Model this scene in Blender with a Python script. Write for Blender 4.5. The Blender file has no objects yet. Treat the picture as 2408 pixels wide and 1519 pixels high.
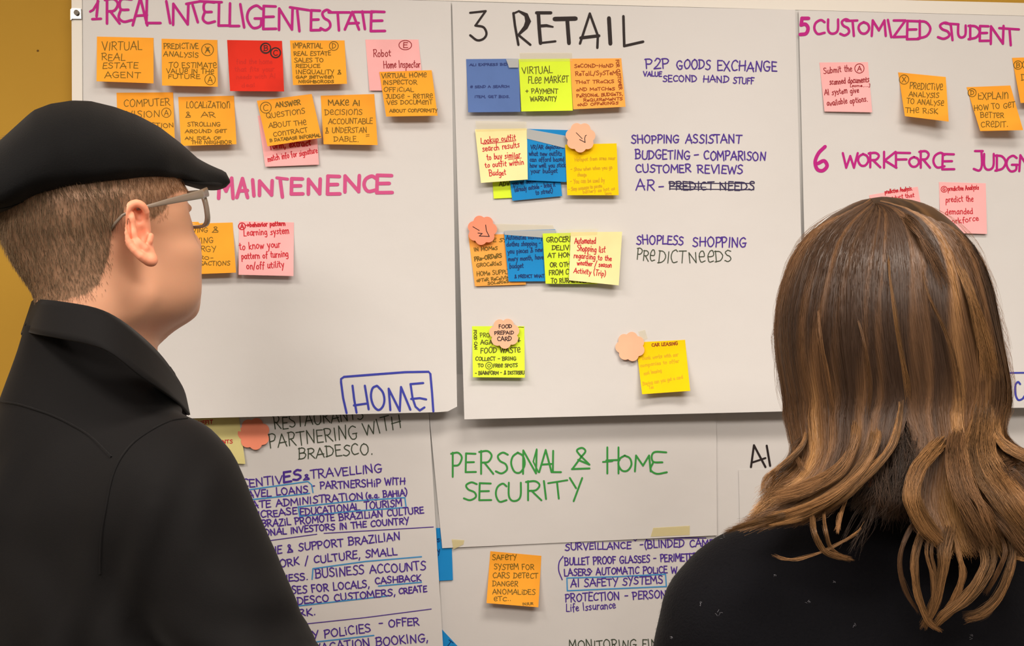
import bpy, bmesh, math, random
import numpy as np
from mathutils import Vector, Matrix

# ------------------------------------------------------------------ camera, world, lights
F = 2712.0; CX = 1204.0; CZ = 759.5; D0 = 1.6; CH = 1.6
scn = bpy.context.scene
col = scn.collection
cam_d = bpy.data.cameras.new('camera'); cam = bpy.data.objects.new('camera', cam_d); col.objects.link(cam)
cam.location = (0, -D0, CH); cam.rotation_euler = (math.pi / 2, 0, 0)
cam_d.sensor_width = 36; cam_d.lens = F / 2408 * 36; cam_d.clip_start = .02
scn.camera = cam
scn.view_settings.view_transform = 'Standard'; scn.view_settings.look = 'None'
scn.view_settings.gamma = 1; scn.view_settings.use_curve_mapping = False
scn.view_settings.exposure = -0.30
wd = bpy.data.worlds.new('world'); scn.world = wd; wd.use_nodes = True
wd.node_tree.nodes['Background'].inputs[0].default_value = (1.0, .86, .72, 1)
wd.node_tree.nodes['Background'].inputs[1].default_value = .38

def area(name, loc, tgt, sx, sy, power, colr, spread=180):
    l = bpy.data.lights.new(name, 'AREA'); l.shape = 'RECTANGLE'; l.size = sx; l.size_y = sy
    l.energy = power; l.color = colr; l.spread = math.radians(spread)   # louvred office panels
    o = bpy.data.objects.new(name, l); col.objects.link(o); o.location = loc
    o.rotation_euler = (Vector(tgt) - Vector(loc)).to_track_quat('-Z', 'Y').to_euler()
    return o
area('ceiling_light', (.35, -1.05, 2.74), (.3, -.85, 0), .8, .3, 15, (1, .89, .78), 128)
area('ceiling_light', (-1.1, -1.2, 2.74), (-.95, -1.0, 0), .8, .3, 19, (1, .89, .78), 128)
area('ceiling_light', (.9, -2.25, 2.74), (.6, -1.0, 1.0), 1.2, .6, 34, (1, .90, .80), 160)
area('ceiling_light', (-.8, -2.5, 2.74), (-.5, -1.0, 1.0), 1.4, .6, 50, (1, .90, .80), 160)

# ------------------------------------------------------------------ helpers
def P(px, py, y=0.0):
    d = y + D0
    return ((px - CX) * d / F, y, CH - (py - CZ) * d / F)

def PV(px, py, y=0.0): return Vector(P(px, py, y))

def proj(v):
    d = v[:, 1] + D0
    return np.stack([v[:, 0] * F / d + CX, CZ - (v[:, 2] - CH) * F / d], 1)

def lin(c):
    return tuple(((x / 255) / 12.92 if x / 255 <= .04045 else ((x / 255 + .055) / 1.055) ** 2.4) for x in c)

def mat(name, rgb, rough=.8, **k):
    m = bpy.data.materials.new(name); m.use_nodes = True
    nt = m.node_tree; b = nt.nodes['Principled BSDF']
    b.inputs['Base Color'].default_value = (*lin(rgb), 1)
    b.inputs['Roughness'].default_value = rough
    b.inputs['Specular IOR Level'].default_value = k.get('spec', .3)
    if 'sheen' in k:
        b.inputs['Sheen Weight'].default_value = k['sheen']; b.inputs['Sheen Roughness'].default_value = .4
    if 'metal' in k: b.inputs['Metallic'].default_value = k['metal']
    if 'sss' in k:
        b.inputs['Subsurface Weight'].default_value = k['sss']; b.inputs['Subsurface Radius'].default_value = (1, .35, .2)
        b.inputs['Subsurface Scale'].default_value = .006
    if 'alpha' in k: b.inputs['Alpha'].default_value = k['alpha']
    if 'trans' in k:
        b.inputs['Transmission Weight'].default_value = k['trans']; b.inputs['IOR'].default_value = k.get('ior', 1.45)
    n = nt.nodes; L = nt.links
    if 'noise' in k:   # (scale, colour2, low, high) mottling of the thing's own colour
        sc, c2, lo, hi = k['noise'][:4]
        tx = n.new('ShaderNodeTexNoise'); tx.inputs['Scale'].default_value = sc; tx.inputs['Detail'].default_value = 5
        tc = n.new('ShaderNodeTexCoord'); mp = n.new('ShaderNodeMapping')
        L.new(tc.outputs['Object'], mp.inputs['Vector']); L.new(mp.outputs[0], tx.inputs['Vector'])
        if len(k['noise']) > 4: mp.inputs['Scale'].default_value = k['noise'][4]
        r = n.new('ShaderNodeMapRange'); r.inputs[1].default_value = lo; r.inputs[2].default_value = hi
        mx = n.new('ShaderNodeMix'); mx.data_type = 'RGBA'
        L.new(tx.outputs['Fac'], r.inputs[0]); L.new(r.outputs[0], mx.inputs['Factor'])
        mx.inputs['A'].default_value = (*lin(rgb), 1); mx.inputs['B'].default_value = (*lin(c2), 1)
        L.new(mx.outputs['Result'], b.inputs['Base Color'])
    if 'attr' in k:
        at = n.new('ShaderNodeAttribute'); at.attribute_name = k['attr']; L.new(at.outputs['Color'], b.inputs['Base Color'])
    if 'bump' in k:
        sc, st, ds = k['bump'][:3]
        tx = n.new('ShaderNodeTexNoise'); tx.inputs['Scale'].default_value = sc; tx.inputs['Detail'].default_value = 6
        tc = n.new('ShaderNodeTexCoord'); mp = n.new('ShaderNodeMapping')
        if len(k['bump']) > 3: mp.inputs['Scale'].default_value = k['bump'][3]
        L.new(tc.outputs['Object'], mp.inputs['Vector']); L.new(mp.outputs[0], tx.inputs['Vector'])
        bp = n.new('ShaderNodeBump'); bp.inputs['Strength'].default_value = st; bp.inputs['Distance'].default_value = ds
        L.new(tx.outputs['Fac'], bp.inputs['Height']); L.new(bp.outputs[0], b.inputs['Normal'])
    return m

def mesh_obj(name, verts, faces, m, parent=None, smooth=True, colors=None):
    me = bpy.data.meshes.new(name)
    verts = np.asarray(verts, dtype=np.float32)
    if isinstance(faces, np.ndarray):
        k = faces.shape[1]
        me.vertices.add(len(verts)); me.vertices.foreach_set('co', verts.ravel())
        me.loops.add(faces.size); me.loops.foreach_set('vertex_index', faces.astype(np.int32).ravel())
        me.polygons.add(len(faces)); me.polygons.foreach_set('loop_start', np.arange(0, faces.size, k, dtype=np.int32))
        me.polygons.foreach_set('loop_total', np.full(len(faces), k, dtype=np.int32))
        me.update(calc_edges=True)
    else:
        me.from_pydata([tuple(map(float, v)) for v in verts], [], faces); me.update()
    if smooth: me.polygons.foreach_set('use_smooth', np.ones(len(me.polygons), dtype=bool))
    if colors is not None:
        ca = me.color_attributes.new('tint', 'FLOAT_COLOR', 'POINT')
        c = np.ones((len(verts), 4), dtype=np.float32); c[:, :3] = colors
        ca.data.foreach_set('color', c.ravel())
    me.materials.append(m)
    o = bpy.data.objects.new(name, me); col.objects.link(o)
    if parent is not None:
        o.parent = parent; o.matrix_parent_inverse = parent.matrix_world.inverted() if False else Matrix.Translation(-parent.location)
    return o

def tag(o, label, cat, group=None, kind=None):
    o['label'] = label; o['category'] = cat
    if group: o['group'] = group
    if kind: o['kind'] = kind
    return o

def empty(name, loc):
    o = bpy.data.objects.new(name, None); col.objects.link(o); o.location = loc; o.empty_display_size = .05
    return o

def box(name, p0, p1, m, parent=None, kind=None):
    x0, y0, z0 = p0; x1, y1, z1 = p1
    v = [(x, y, z) for x in (x0, x1) for y in (y0, y1) for z in (z0, z1)]
    f = [(0, 1, 3, 2), (4, 6, 7, 5), (0, 4, 5, 1), (2, 3, 7, 6), (0, 2, 6, 4), (1, 5, 7, 3)]
    o = mesh_obj(name, v, f, m, parent, smooth=False)
    if kind: o['kind'] = kind
    return o

def slab(name, quad, y0, y1, m, parent=None):
    """extruded px outline: front at depth y0, back at y1 (an exact prism; outline taken at y0)"""
    a = [P(x, y, y0) for x, y in quad]; b = [(p[0], y1, p[2]) for p in a]; n = len(a)
    f = [tuple(range(n))[::-1], tuple(range(n, 2 * n))] + [(i, (i + 1) % n, n + (i + 1) % n, n + i) for i in range(n)]
    return mesh_obj(name, a + b, f, m, parent, smooth=False)

# ------------------------------------------------------------------ handwriting
# glyphs: advance | strokes ; '~' = smooth curve ; cap height 10
G = {
'A':'8|0,0 4,10 7.6,0|1.4,3.4 7.4,3.7','B':'7|.8,0 .8,10|~0,9.6 4,10 6,8 4.6,5.6 1,5.2|~1,5.2 5.6,4.9 6.6,2.6 4.4,.2 0,0',
'C':'7|~6.6,8.6 4.4,10 1.4,8 .6,4 2.6,.4 6.6,1.2','D':'7.6|1,10 1,0|~0,9.8 4.6,9.3 7.2,5.6 5,1.4 0,0',
'E':'6|5.6,9.8 .8,10 .6,.1 5.8,.2|.8,5.3 4.8,5.4','F':'5.6|.8,0 .8,10 5.6,9.8|.8,5.3 4.4,5.4',
'G':'8|~7,8.6 4.6,10 1.4,8 .6,4 3,.1 6.4,.8 7,4|4,4.2 7.6,4.2','H':'8|.9,10 .9,0|7,10 7,0|.4,5 7.6,5.2','I':'2.6|1.2,10 1.2,0',
'J':'5|1,10 4.6,10|~4,10 4.2,3 3,.2 .4,1','K':'7|.9,10 .9,0|6.2,10 1.2,4.6 6.6,0','L':'5.6|.9,10 .7,.2 5.6,.2',
'M':'9|.4,0 1,10 4.6,3.6 7.8,10 8.6,0','N':'8|.8,0 .9,9.8 6.6,.2 6.9,10','O':'8.4|~4,10 1.4,8 .6,4.4 2.4,.5 5.4,.3 7.6,4 6.8,8.2 4,10',
'P':'6.4|.9,0 .9,10|~0,9.6 4,10 6.2,8 4.4,5 .9,4.6','Q':'8.6|~4,10 1.4,8 .6,4.4 2.4,.5 5.4,.3 7.6,4 6.8,8.2 4,10|4.8,2.8 8.2,-1',
'R':'7|.9,0 .9,10|~0,9.6 4,10 6,8 4.4,5.3 1,4.9|2.4,5 6.8,0','S':'6.4|~6,9 3.6,10 1.2,8.4 2.2,6 5,4.4 5.6,1.8 3,0 .2,1',
'T':'6.6|-.2,9.8 6.8,10|3.4,10 3.3,0','U':'7.6|~.8,10 .8,3 2.4,.2 5.2,.4 6.8,3 6.9,10','V':'7.2|.2,10 3.6,0 7.2,10',
'W':'10|.2,10 2.4,0 5,8 7.4,0 9.8,10','X':'7|.4,10 6.8,0|6.4,10 .2,0','Y':'6.6|.2,10 3.4,5|6.6,10 2.2,-1.5','Z':'7|.6,10 6.4,10 .4,0 6.8,.2',
'a':'5.8|~5,5 2.6,5.8 .6,3 1.6,.3 3.6,.8 5,4|~5,5.6 4.9,1.4 5.8,.2','b':'5.6|.8,10 .8,0|~.8,4 3,5.8 5,3.4 3.4,.2 .8,.6',
'c':'4.8|~4.6,4.8 2.8,5.8 .7,3 2,.2 4.6,.9','d':'5.8|~4.9,4.8 2.6,5.6 .6,3 1.8,.2 4.8,1.4|5,10 5,0','e':'5|~.8,3 4.3,3.4 3.6,5.6 1.6,5.2 .6,2.6 2,.2 4.8,1',
'f':'4|~4,9.4 2.4,10 1.8,7 1.7,-1|.2,5.4 3.6,5.6','g':'5.6|~4.8,5 2.4,5.8 .6,3 2,.4 4.7,2|~4.8,5.6 5,-1 3.6,-3.6 1,-3',
'h':'5.6|.8,10 .8,0|~.8,3.6 3,5.8 4.6,4 4.8,0','i':'2.4|1.2,5.6 1.2,0|1.2,8 1.25,8.5','j':'2.8|~2,5.6 2,-1 .4,-3|2,8 2.05,8.5',
'k':'5.2|.8,10 .8,0|4.6,5.8 1,2.6 5,0','l':'2.6|~1.2,10 1.1,2 2,.1','m':'8.4|.7,5.8 .8,0|~.8,4 2.8,5.8 4,4 4,0|~4,4 6,5.8 7.4,4 7.6,0',
'n':'5.6|.7,5.8 .8,0|~.8,4 3,5.8 4.6,4 4.8,0','o':'5.4|~2.6,5.8 .7,4 .8,1.2 2.8,0 4.8,2 4.4,4.8 2.6,5.8','p':'5.6|.9,5.8 .7,-4|~.8,4.4 3,5.8 5,3.6 3.4,.4 .8,.6',
'q':'5.6|~4.8,5 2.4,5.8 .6,3 2,.4 4.7,2|4.8,5.6 4.9,-4','r':'4|.8,5.8 .8,0|~.8,3.6 2,5.4 4,5.6','s':'4.6|~4.2,5.2 2.4,5.8 1,4.6 3.6,2 2.6,.1 .2,.6',
't':'4|~1.8,9 1.7,1.6 3.6,.2|.1,6 3.8,6.2','u':'5.6|~.8,5.8 .8,1.4 2.6,.1 4.7,2|~4.8,5.8 4.7,1 5.6,.1','v':'5|.3,5.8 2.4,0 4.8,5.8',
'w':'7.4|.3,5.8 2,0 3.7,5 5.4,0 7.2,5.8','x':'5|.3,5.8 4.8,0|4.6,5.8 .2,0','y':'5.4|.4,5.8 2.6,1|5,5.8 1.6,-4','z':'5|.5,5.6 4.6,5.6 .4,0 4.8,.2',
'0':'7|~3.4,10 1,7 1,3 3.4,0 6,3 6,7 3.4,10','1':'4|.4,7 2.6,10 2.6,0','2':'6.6|~.8,7.6 2.6,10 5.4,8.6 4.6,5 .4,0|.4,0 6.4,.2','3':'6|.4,9.8 5.4,10 2.4,6|~2.4,6 5.4,5 5.6,2 3,0 .4,1.4',
'5':'6.4|6,10 1.6,10 1,6|~1,6 4,6.4 5.8,4 4.4,.8 .4,.2','6':'6.6|~5,10 2,7.6 .7,3.6 2,.2 4.8,.4 6,3 4,5.2 1,3.6',
'&':'7.6|~6.6,2.2 3,7 2.2,9 4,10 5.2,8.4 3.6,5.6 .8,.6 .4,.1|.4,.1 6.6,.4|2.6,4.4 6.6,2.2','-':'5.6|.8,4.6 4.8,4.8','+':'6.4|3.2,7.6 3.2,1.6|.4,4.6 6,4.8','/':'5|.2,-1.6 4.8,11',
'.':'2.6|1.1,.2 1.3,.5','~c':'', ',':'2.8|1.6,.8 .6,-2','(':'3.4|~3,11.5 1,8 .8,3 2.8,-1.5',')':'3.4|~.4,11.5 2.6,8 2.6,3 .2,-1.5','[':'3.4|3,11 1,11 1,-1 3,-1',']':'3.4|.2,11 2.4,11 2.4,-1 .2,-1',
'#':'7|2,10 1.4,0|5,10 4.6,0|.4,6.6 6.6,7|0,3 6.2,3.4','*':'4|.4,8 3.6,11|3.4,8 .6,11','>':'8|.2,4.8 7,5|4.6,7.4 7.2,5 4.4,2.4','=':'5|.4,6 4.6,6.2|.4,3.4 4.6,3.6',
'\u20ac':'6.4|~.8,5 5.4,5.4 5,9.6 2.4,9.6 .7,5.4 2,.4 6,1.2',      # capital sized round e
'\u03b7':'7|.8,10 .8,0|~.8,6 3.6,10 6,7 6,0',                        # capital sized n
'\u03b5':'6.6|~6,9.6 2,9.8 .8,8 1.4,5.4 4.6,5.2|~1.4,5.4 .4,2 2.6,.1 6.2,.8', # rounded E
}
_gc = {}
def catmull(pts, n=4):
    pts = [np.array(p, float) for p in pts]
    q = [2 * pts[0] - pts[1]] + pts + [2 * pts[-1] - pts[-2]]; out = []
    for i in range(1, len(q) - 2):
        for j in range(n):
            t = j / n
            out.append(.5 * ((2 * q[i]) + (q[i + 1] - q[i - 1]) * t + (2 * q[i - 1] - 5 * q[i] + 4 * q[i + 1] - q[i + 2]) * t * t + (3 * q[i] - q[i - 1] - 3 * q[i + 1] + q[i + 2]) * t ** 3))
    out.append(q[-2]); return [tuple(p) for p in out]
def glyph(c):
    if c not in _gc:
        s = G.get(c)
        if not s: _gc[c] = (4.2, [])
        else:
            a = s.split('|'); st = []
            for t in a[1:]:
                cv = t.startswith('~'); pts = [tuple(map(float, q.split(','))) for q in t.lstrip('~').split()]
                st.append(catmull(pts) if cv and len(pts) > 2 else pts)
            _gc[c] = (float(a[0]), st)
    return _gc[c]

rng = random.Random(7)
def write(text, x0, y0, x1, y1, h, w=2.2, jit=.75):
    """one line of writing between two baseline points (photo px) -> list of (points, width)"""
    h = h * (.9 if h < 9.5 else .97)
    adv = [glyph(c)[0] + 1.1 for c in text]; tot = sum(adv) - 1.1
    dx, dy = x1 - x0, y1 - y0; Ln = math.hypot(dx, dy); ux, uy = dx / Ln, dy / Ln; vx, vy = uy, -ux
    sx = Ln / tot; sy = h / 10; out = []; cur = 0
    for c, a in zip(text, adv):
        sh = rng.uniform(-.10, .10) * jit; ky = sy * (1 + rng.uniform(-.1, .1) * jit); oy = rng.uniform(-.07, .07) * h * jit
        rot = rng.uniform(-.07, .07) * jit
        for st in glyph(c)[1]:
            pts = []
            for gx, gy in st:
                gx += rng.uniform(-.22, .22) * jit; gy += rng.uniform(-.22, .22) * jit
                u = (cur + gx + sh * gy) * sx; v = gy * ky + oy + rot * gx * sx
                pts.append((x0 + ux * u + vx * v, y0 + uy * u + vy * v))
            out.append((pts, w))
        cur += a
    return out
def boxed(items, w, jit=.35):
    """letters with their own boxes: (char, x0, x1, ytop, ybase)"""
    out = []
    for c, x0, x1, yt, yb in items:
        a, sts = glyph(c)
        xs = [p[0] for s in sts for p in s]; ys = [p[1] for s in sts for p in s]
        mx, Mx, my, My = min(xs), max(xs), min(ys), max(ys)
        for s in sts:
            out.append(([(x0 + (gx - mx) / max(Mx - mx, .01) * (x1 - x0) if Mx - mx > .3 else (x0 + (x1 - x0) * (1 - (gy - my) / (My - my))),
                          yb - (gy - my) / max(My - my, .01) * (yb - yt)) for gx, gy in s], w))
    return out
def line(pts, w, curve=False):
    return [(catmull(pts, 5) if curve else list(pts), w)]
def ring(cx, cy, r, w=1.8, ry=None):
    ry = ry or r
    return [([(cx + r * math.cos(a) , cy + ry * math.sin(a)) for a in [i * math.pi / 9 + .4 for i in range(19)]], w)]
def circled(c, cx, cy, r, w=1.8):
    return ring(cx, cy, r, w) + boxed([(c, cx - r * .42, cx + r * .42, cy - r * .55, cy + r * .55)], w)

def ink(name, strokes, surf, m, parent):
    """splits the writing into its separate words or paragraphs, one mesh each"""
    bb = [(min(p[0] for p in q), min(p[1] for p in q), max(p[0] for p in q), max(p[1] for p in q)) for q, _ in strokes]
    par = list(range(len(strokes)))
    def fd(i):
        while par[i] != i: par[i] = par[par[i]]; i = par[i]
        return i
    for i in range(len(bb)):
        for j in range(i):
            a, b = bb[i], bb[j]
            if max(a[0] - b[2], b[0] - a[2]) < 22 and max(a[1] - b[3], b[1] - a[3]) < 12: par[fd(i)] = fd(j)
    gr = {}
    for i in range(len(bb)): gr.setdefault(fd(i), []).append(strokes[i])
    for g in gr.values(): ink_one(name, g, surf, m, parent)

def ink_one(name, strokes, surf, m, parent):
    """strokes: (pts, width px or list) laid on surface; surf(px,py,lift)->world point"""
    V = []; Fc = []; k = 0
    for pts, w in strokes:
        # drop duplicates and subdivide long segments so the ink follows the paper
        q = [pts[0]]; ws = w if isinstance(w, (list, tuple)) else None; wl = [ws[0] if ws else w]
        for i, p in enumerate(pts[1:]):
            a = q[-1]; dd = math.hypot(p[0] - a[0], p[1] - a[1])
            if dd < .25: continue
            n = max(1, int(dd / 16)); w0 = wl[-1]; w1 = ws[i + 1] if ws else w
            for j in range(1, n + 1): q.append((a[0] + (p[0] - a[0]) * j / n, a[1] + (p[1] - a[1]) * j / n)); wl.append(w0 + (w1 - w0) * j / n)
        if len(q) < 2: q.append((q[0][0] + .6, q[0][1])); wl.append(wl[0])
        # split at sharp turns
        runs = []; cur = [0]
        for i in range(1, len(q) - 1):
            cur.append(i)
            a = (q[i][0] - q[i - 1][0], q[i][1] - q[i - 1][1]); b = (q[i + 1][0] - q[i][0], q[i + 1][1] - q[i][1])
            if (a[0] * b[0] + a[1] * b[1]) < .35 * math.hypot(*a) * math.hypot(*b): runs.append(cur); cur = [i]
        cur.append(len(q) - 1); runs.append(cur)
        for r in runs:
            k += 1; lift = .00012 + (k % 12) * .000012; base = len(V); n = len(r); row = []
            for ii, i in enumerate(r):
                a = q[r[max(ii - 1, 0)]]; b = q[r[min(ii + 1, n - 1)]]
                tx, ty = b[0] - a[0], b[1] - a[1]; l = math.hypot(tx, ty) or 1; tx /= l; ty /= l
                row.append((q[i], (tx, ty), wl[i] / 2))
            out = []
            (c, t, hw) = row[0]
            for ang in (0.5, 1.1): pass
            out.append([(c[0] - t[0] * hw, c[1] - t[1] * hw, t, hw * .35)])
            seq = [((c[0] - t[0] * hw, c[1] - t[1] * hw), t, hw * .4), ((c[0] - t[0] * hw * .7, c[1] - t[1] * hw * .7), t, hw * .75)] + row
            (c, t, hw) = row[-1]
            seq += [((c[0] + t[0] * hw * .7, c[1] + t[1] * hw * .7), t, hw * .75), ((c[0] + t[0] * hw, c[1] + t[1] * hw), t, hw * .4)]
            for (c, t, hw) in seq:
                V.append(surf(c[0] - t[1] * hw, c[1] + t[0] * hw, lift)); V.append(surf(c[0] + t[1] * hw, c[1] - t[0] * hw, lift))
            for i in range(len(seq) - 1):
                b0 = base + 2 * i; Fc.append((b0, b0 + 1, b0 + 3, b0 + 2))
    return mesh_obj(name, V, np.array(Fc), m, parent, smooth=False)

# ------------------------------------------------------------------ sculpting by distance fields
def surface_nets(f, lo, hi, h):
    lo = np.array(lo, float); hi = np.array(hi, float)
    n = np.ceil((hi - lo) / h).astype(int) + 1
    ax = [lo[i] + h * np.arange(n[i]) for i in range(3)]
    D = np.empty(n, dtype=np.float32)
    for i in range(0, n[0], 24):
        X, Y, Z = np.meshgrid(ax[0][i:i + 24], ax[1], ax[2], indexing='ij')
        D[i:i + 24] = f(X, Y, Z)
    S = D < 0
    c = [S[a:n[0] - 1 + a, b:n[1] - 1 + b, d:n[2] - 1 + d] for a in (0, 1) for b in (0, 1) for d in (0, 1)]
    tot = sum(x.astype(np.int8) for x in c)
    act = (tot > 0) & (tot < 8)
    idx = -np.ones(act.shape, dtype=np.int64); ijk = np.argwhere(act); idx[act] = np.arange(len(ijk))
    acc = np.zeros((len(ijk), 3)); cnt = np.zeros(len(ijk))
    cor = [(a, b, d) for a in (0, 1) for b in (0, 1) for d in (0, 1)]
    for p in range(8):
        for q in range(p + 1, 8):
            if sum(abs(cor[p][t] - cor[q][t]) for t in range(3)) != 1: continue
            A = ijk + cor[p]; B = ijk + cor[q]
            da = D[A[:, 0], A[:, 1], A[:, 2]]; db = D[B[:, 0], B[:, 1], B[:, 2]]
            m = (da < 0) != (db < 0)
            t = np.where(m, da / np.where(da - db == 0, 1, da - db), 0)[:, None]
            acc += np.where(m[:, None], np.array(cor[p]) + t * (np.array(cor[q]) - np.array(cor[p])), 0); cnt += m
    V = (ijk + acc / cnt[:, None]) * h + lo
    Fs = []
    for axis in range(3):
        sl0 = [slice(None)] * 3; sl1 = [slice(None)] * 3
        sl0[axis] = slice(0, n[axis] - 1); sl1[axis] = slice(1, n[axis])
        e = S[tuple(sl0)] != S[tuple(sl1)]
        E = np.argwhere(e); o = [a for a in range(3) if a != axis]
        E = E[(E[:, o[0]] > 0) & (E[:, o[1]] > 0) & (E[:, o[0]] < n[o[0]] - 1) & (E[:, o[1]] < n[o[1]] - 1)]
        ins = S[tuple(E.T)]
        q = []
        for (a, b) in ((1, 1), (0, 1), (0, 0), (1, 0)):
            k = E.copy(); k[:, o[0]] -= a; k[:, o[1]] -= b; q.append(idx[tuple(k.T)])
        q = np.stack(q, 1)
        flip = ins if axis != 1 else ~ins
        q[~flip] = q[~flip][:, ::-1]
        Fs.append(q)
    return V, np.concatenate(Fs)

def s_ell(c, r):
    c = np.array(c); r = np.array(r)
    def f(X, Y, Z):
        a = (X - c[0]) / r[0]; b = (Y - c[1]) / r[1]; d = (Z - c[2]) / r[2]
        k0 = np.sqrt(a * a + b * b + d * d); k1 = np.sqrt((a / r[0]) ** 2 + (b / r[1]) ** 2 + (d / r[2]) ** 2) + 1e-9
        return k0 * (k0 - 1) / k1
    return f
def s_cap(a, b, ra, rb):
    a = np.array(a, float); b = np.array(b, float); ab = b - a; L2 = ab @ ab + 1e-12
    def f(X, Y, Z):
        px, py, pz = X - a[0], Y - a[1], Z - a[2]
        t = np.clip((px * ab[0] + py * ab[1] + pz * ab[2]) / L2, 0, 1)
        return np.sqrt((px - t * ab[0]) ** 2 + (py - t * ab[1]) ** 2 + (pz - t * ab[2]) ** 2) - (ra + (rb - ra) * t)
    return f
def smin(a, b, k):
    h = np.maximum(k - np.abs(a - b), 0) / k
    return np.minimum(a, b) - h * h * k * .25
def blend(parts, k=.02):
    """parts: (f, k) union or (f, k, 'sub')"""
    def f(X, Y, Z):
        d = None
        for p in parts:
            v = p[0](X, Y, Z); kk = p[1]
            if d is None: d = v
            elif len(p) > 2: d = -smin(-d, v, kk)
            else: d = smin(d, v, kk)
        return d
    return f
def in_frame(f, O, A, B, C):
    O = np.array(O); A = np.array(A); B = np.array(B); C = np.array(C)
    def g(X, Y, Z):
        x, y, z = X - O[0], Y - O[1], Z - O[2]
        return f(x * A[0] + y * A[1] + z * A[2], x * B[0] + y * B[1] + z * B[2], x * C[0] + y * C[1] + z * C[2])
    return g
def fit_edges(V, rowsL=None, rowsR=None, sel=None):
    """nudges a sculpt so that its left/right outline falls on measured outline points (x at row y)"""
    V = V.copy(); p = proj(V); ys = np.arange(0, 1530, 10.)
    lo = np.full(len(ys), np.nan); hi = lo.copy()
    for i, y in enumerate(ys):
        m = (abs(p[:, 1] - y) < 9)
        if sel is not None: m &= sel
        if m.sum() > 8: lo[i] = p[m, 0].min(); hi[i] = p[m, 0].max()
    ok = ~np.isnan(lo)
    if ok.sum() < 3: return V
    L = np.interp(p[:, 1], ys[ok], lo[ok]); R = np.interp(p[:, 1], ys[ok], hi[ok])
    u = np.clip((p[:, 0] - L) / np.maximum(R - L, 1), 0, 1)
    sh = np.zeros(len(V)); ker = np.exp(-(np.arange(-3, 4) * 10. / 16) ** 2); ker /= ker.sum()
    for rows, ee, w in ((rowsL, lo, (1 - u) ** 1.2), (rowsR, hi, u ** 1.2)):
        if rows is None: continue
        r = np.array(rows, float); dd = np.where(ok, np.interp(ys, r[:, 0], r[:, 1]) - np.nan_to_num(ee), np.nan)
        dd = np.interp(ys, ys[ok], dd[ok]); dd = np.convolve(np.pad(dd, 3, mode='edge'), ker, 'valid'); delta = np.interp(p[:, 1], ys, dd)
        fade = np.clip((p[:, 1] - r[0, 0] + 30) / 30, 0, 1) * np.clip((r[-1, 0] + 30 - p[:, 1]) / 30, 0, 1)
        sh += delta * w * fade
    if sel is not None: sh = np.where(sel, sh, 0)
    V[:, 0] += sh * (V[:, 1] + D0) / F
    return V
# ------------------------------------------------------------------ materials
M_wall = mat('yellow_wall_paint', (178, 138, 48), .85, bump=(60, .15, .002), noise=(3, (172, 132, 44), .35, .7))
M_floor = mat('floor_vinyl', (120, 112, 102), .5, noise=(8, (108, 100, 92), .4, .6))
M_ceil = mat('ceiling_paint', (225, 220, 212), .9)
M_side = mat('side_wall_paint', (225, 218, 205), .9)
M_board = mat('whiteboard', (205, 204, 202), .35)
M_frame = mat('board_frame', (228, 224, 216), .4)
M_metal = mat('clip_metal', (190, 188, 182), .3, metal=1)
M_screw = mat('screw_metal', (80, 76, 70), .4, metal=1)
M_paper = mat('flip_paper', (219, 218, 218), .85, spec=.15, bump=(9, .35, .006), noise=(2.2, (212, 211, 210), .35, .7))
M_paper2 = mat('flip_paper_low', (219, 217, 216), .85, spec=.15, bump=(7, .4, .006), noise=(2.2, (210, 208, 206), .35, .7))
def nmat(n, c, a=.06): return mat('note_' + n, c, .75, spec=.15, bump=(25, .12, .002), noise=(14, tuple(int(x * (1 - a)) for x in c), .4, .75))
NM = {'orange': nmat('orange', (255, 172, 54)), 'red': nmat('red', (226, 52, 36), .12), 'pink': nmat('pink', (255, 188, 190)),
      'blue': nmat('blue', (30, 142, 214)), 'slate': nmat('slate', (94, 124, 186)), 'lime': nmat('lime', (222, 250, 62)),
      'yellow': nmat('yellow', (255, 214, 4)), 'pale': nmat('pale', (252, 240, 178)), 'salmon': nmat('salmon', (255, 192, 158)),
      'peach': nmat('peach', (255, 176, 84)), 'coral': nmat('coral', (248, 150, 120)), 'dull': nmat('dull', (228, 218, 150))}
def imat(n, c): return mat('ink_' + n, c, .6, spec=.2)
I = {'magenta': imat('magenta', (188, 30, 134)), 'rose': imat('rose', (208, 84, 140)), 'black': imat('black', (42, 34, 34)),
     'purple': imat('purple', (78, 48, 150)), 'darkgreen': imat('darkgreen', (62, 72, 56)), 'green': imat('green', (58, 150, 68)),
     'blue': imat('blue', (58, 66, 172)), 'sky': imat('sky', (70, 150, 210)), 'olive': imat('olive', (116, 92, 26)),
     'red': imat('red', (196, 34, 50)), 'maroon': imat('maroon', (150, 36, 44)), 'navy': imat('navy', (10, 52, 110)), 'brown': imat('brown', (150, 70, 22)),
     'faint': imat('faint', (214, 172, 12)), 'faintred': imat('faintred', (204, 42, 30)), 'grey': imat('grey', (140, 142, 118)), 'ink': imat('ink', (52, 44, 84)),
     'ghost': imat('ghost', (222, 218, 212)), 'slateink': imat('slateink', (42, 58, 120)), 'deep': imat('deep', (86, 84, 26))}
M_tape = mat('tape', (226, 214, 160), .5, alpha=.22)
M_tapeg = mat('grey_tape', (186, 190, 190), .45, alpha=.86)
M_tapey = mat('yellow_tape', (228, 214, 150), .5, alpha=.6)

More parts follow.
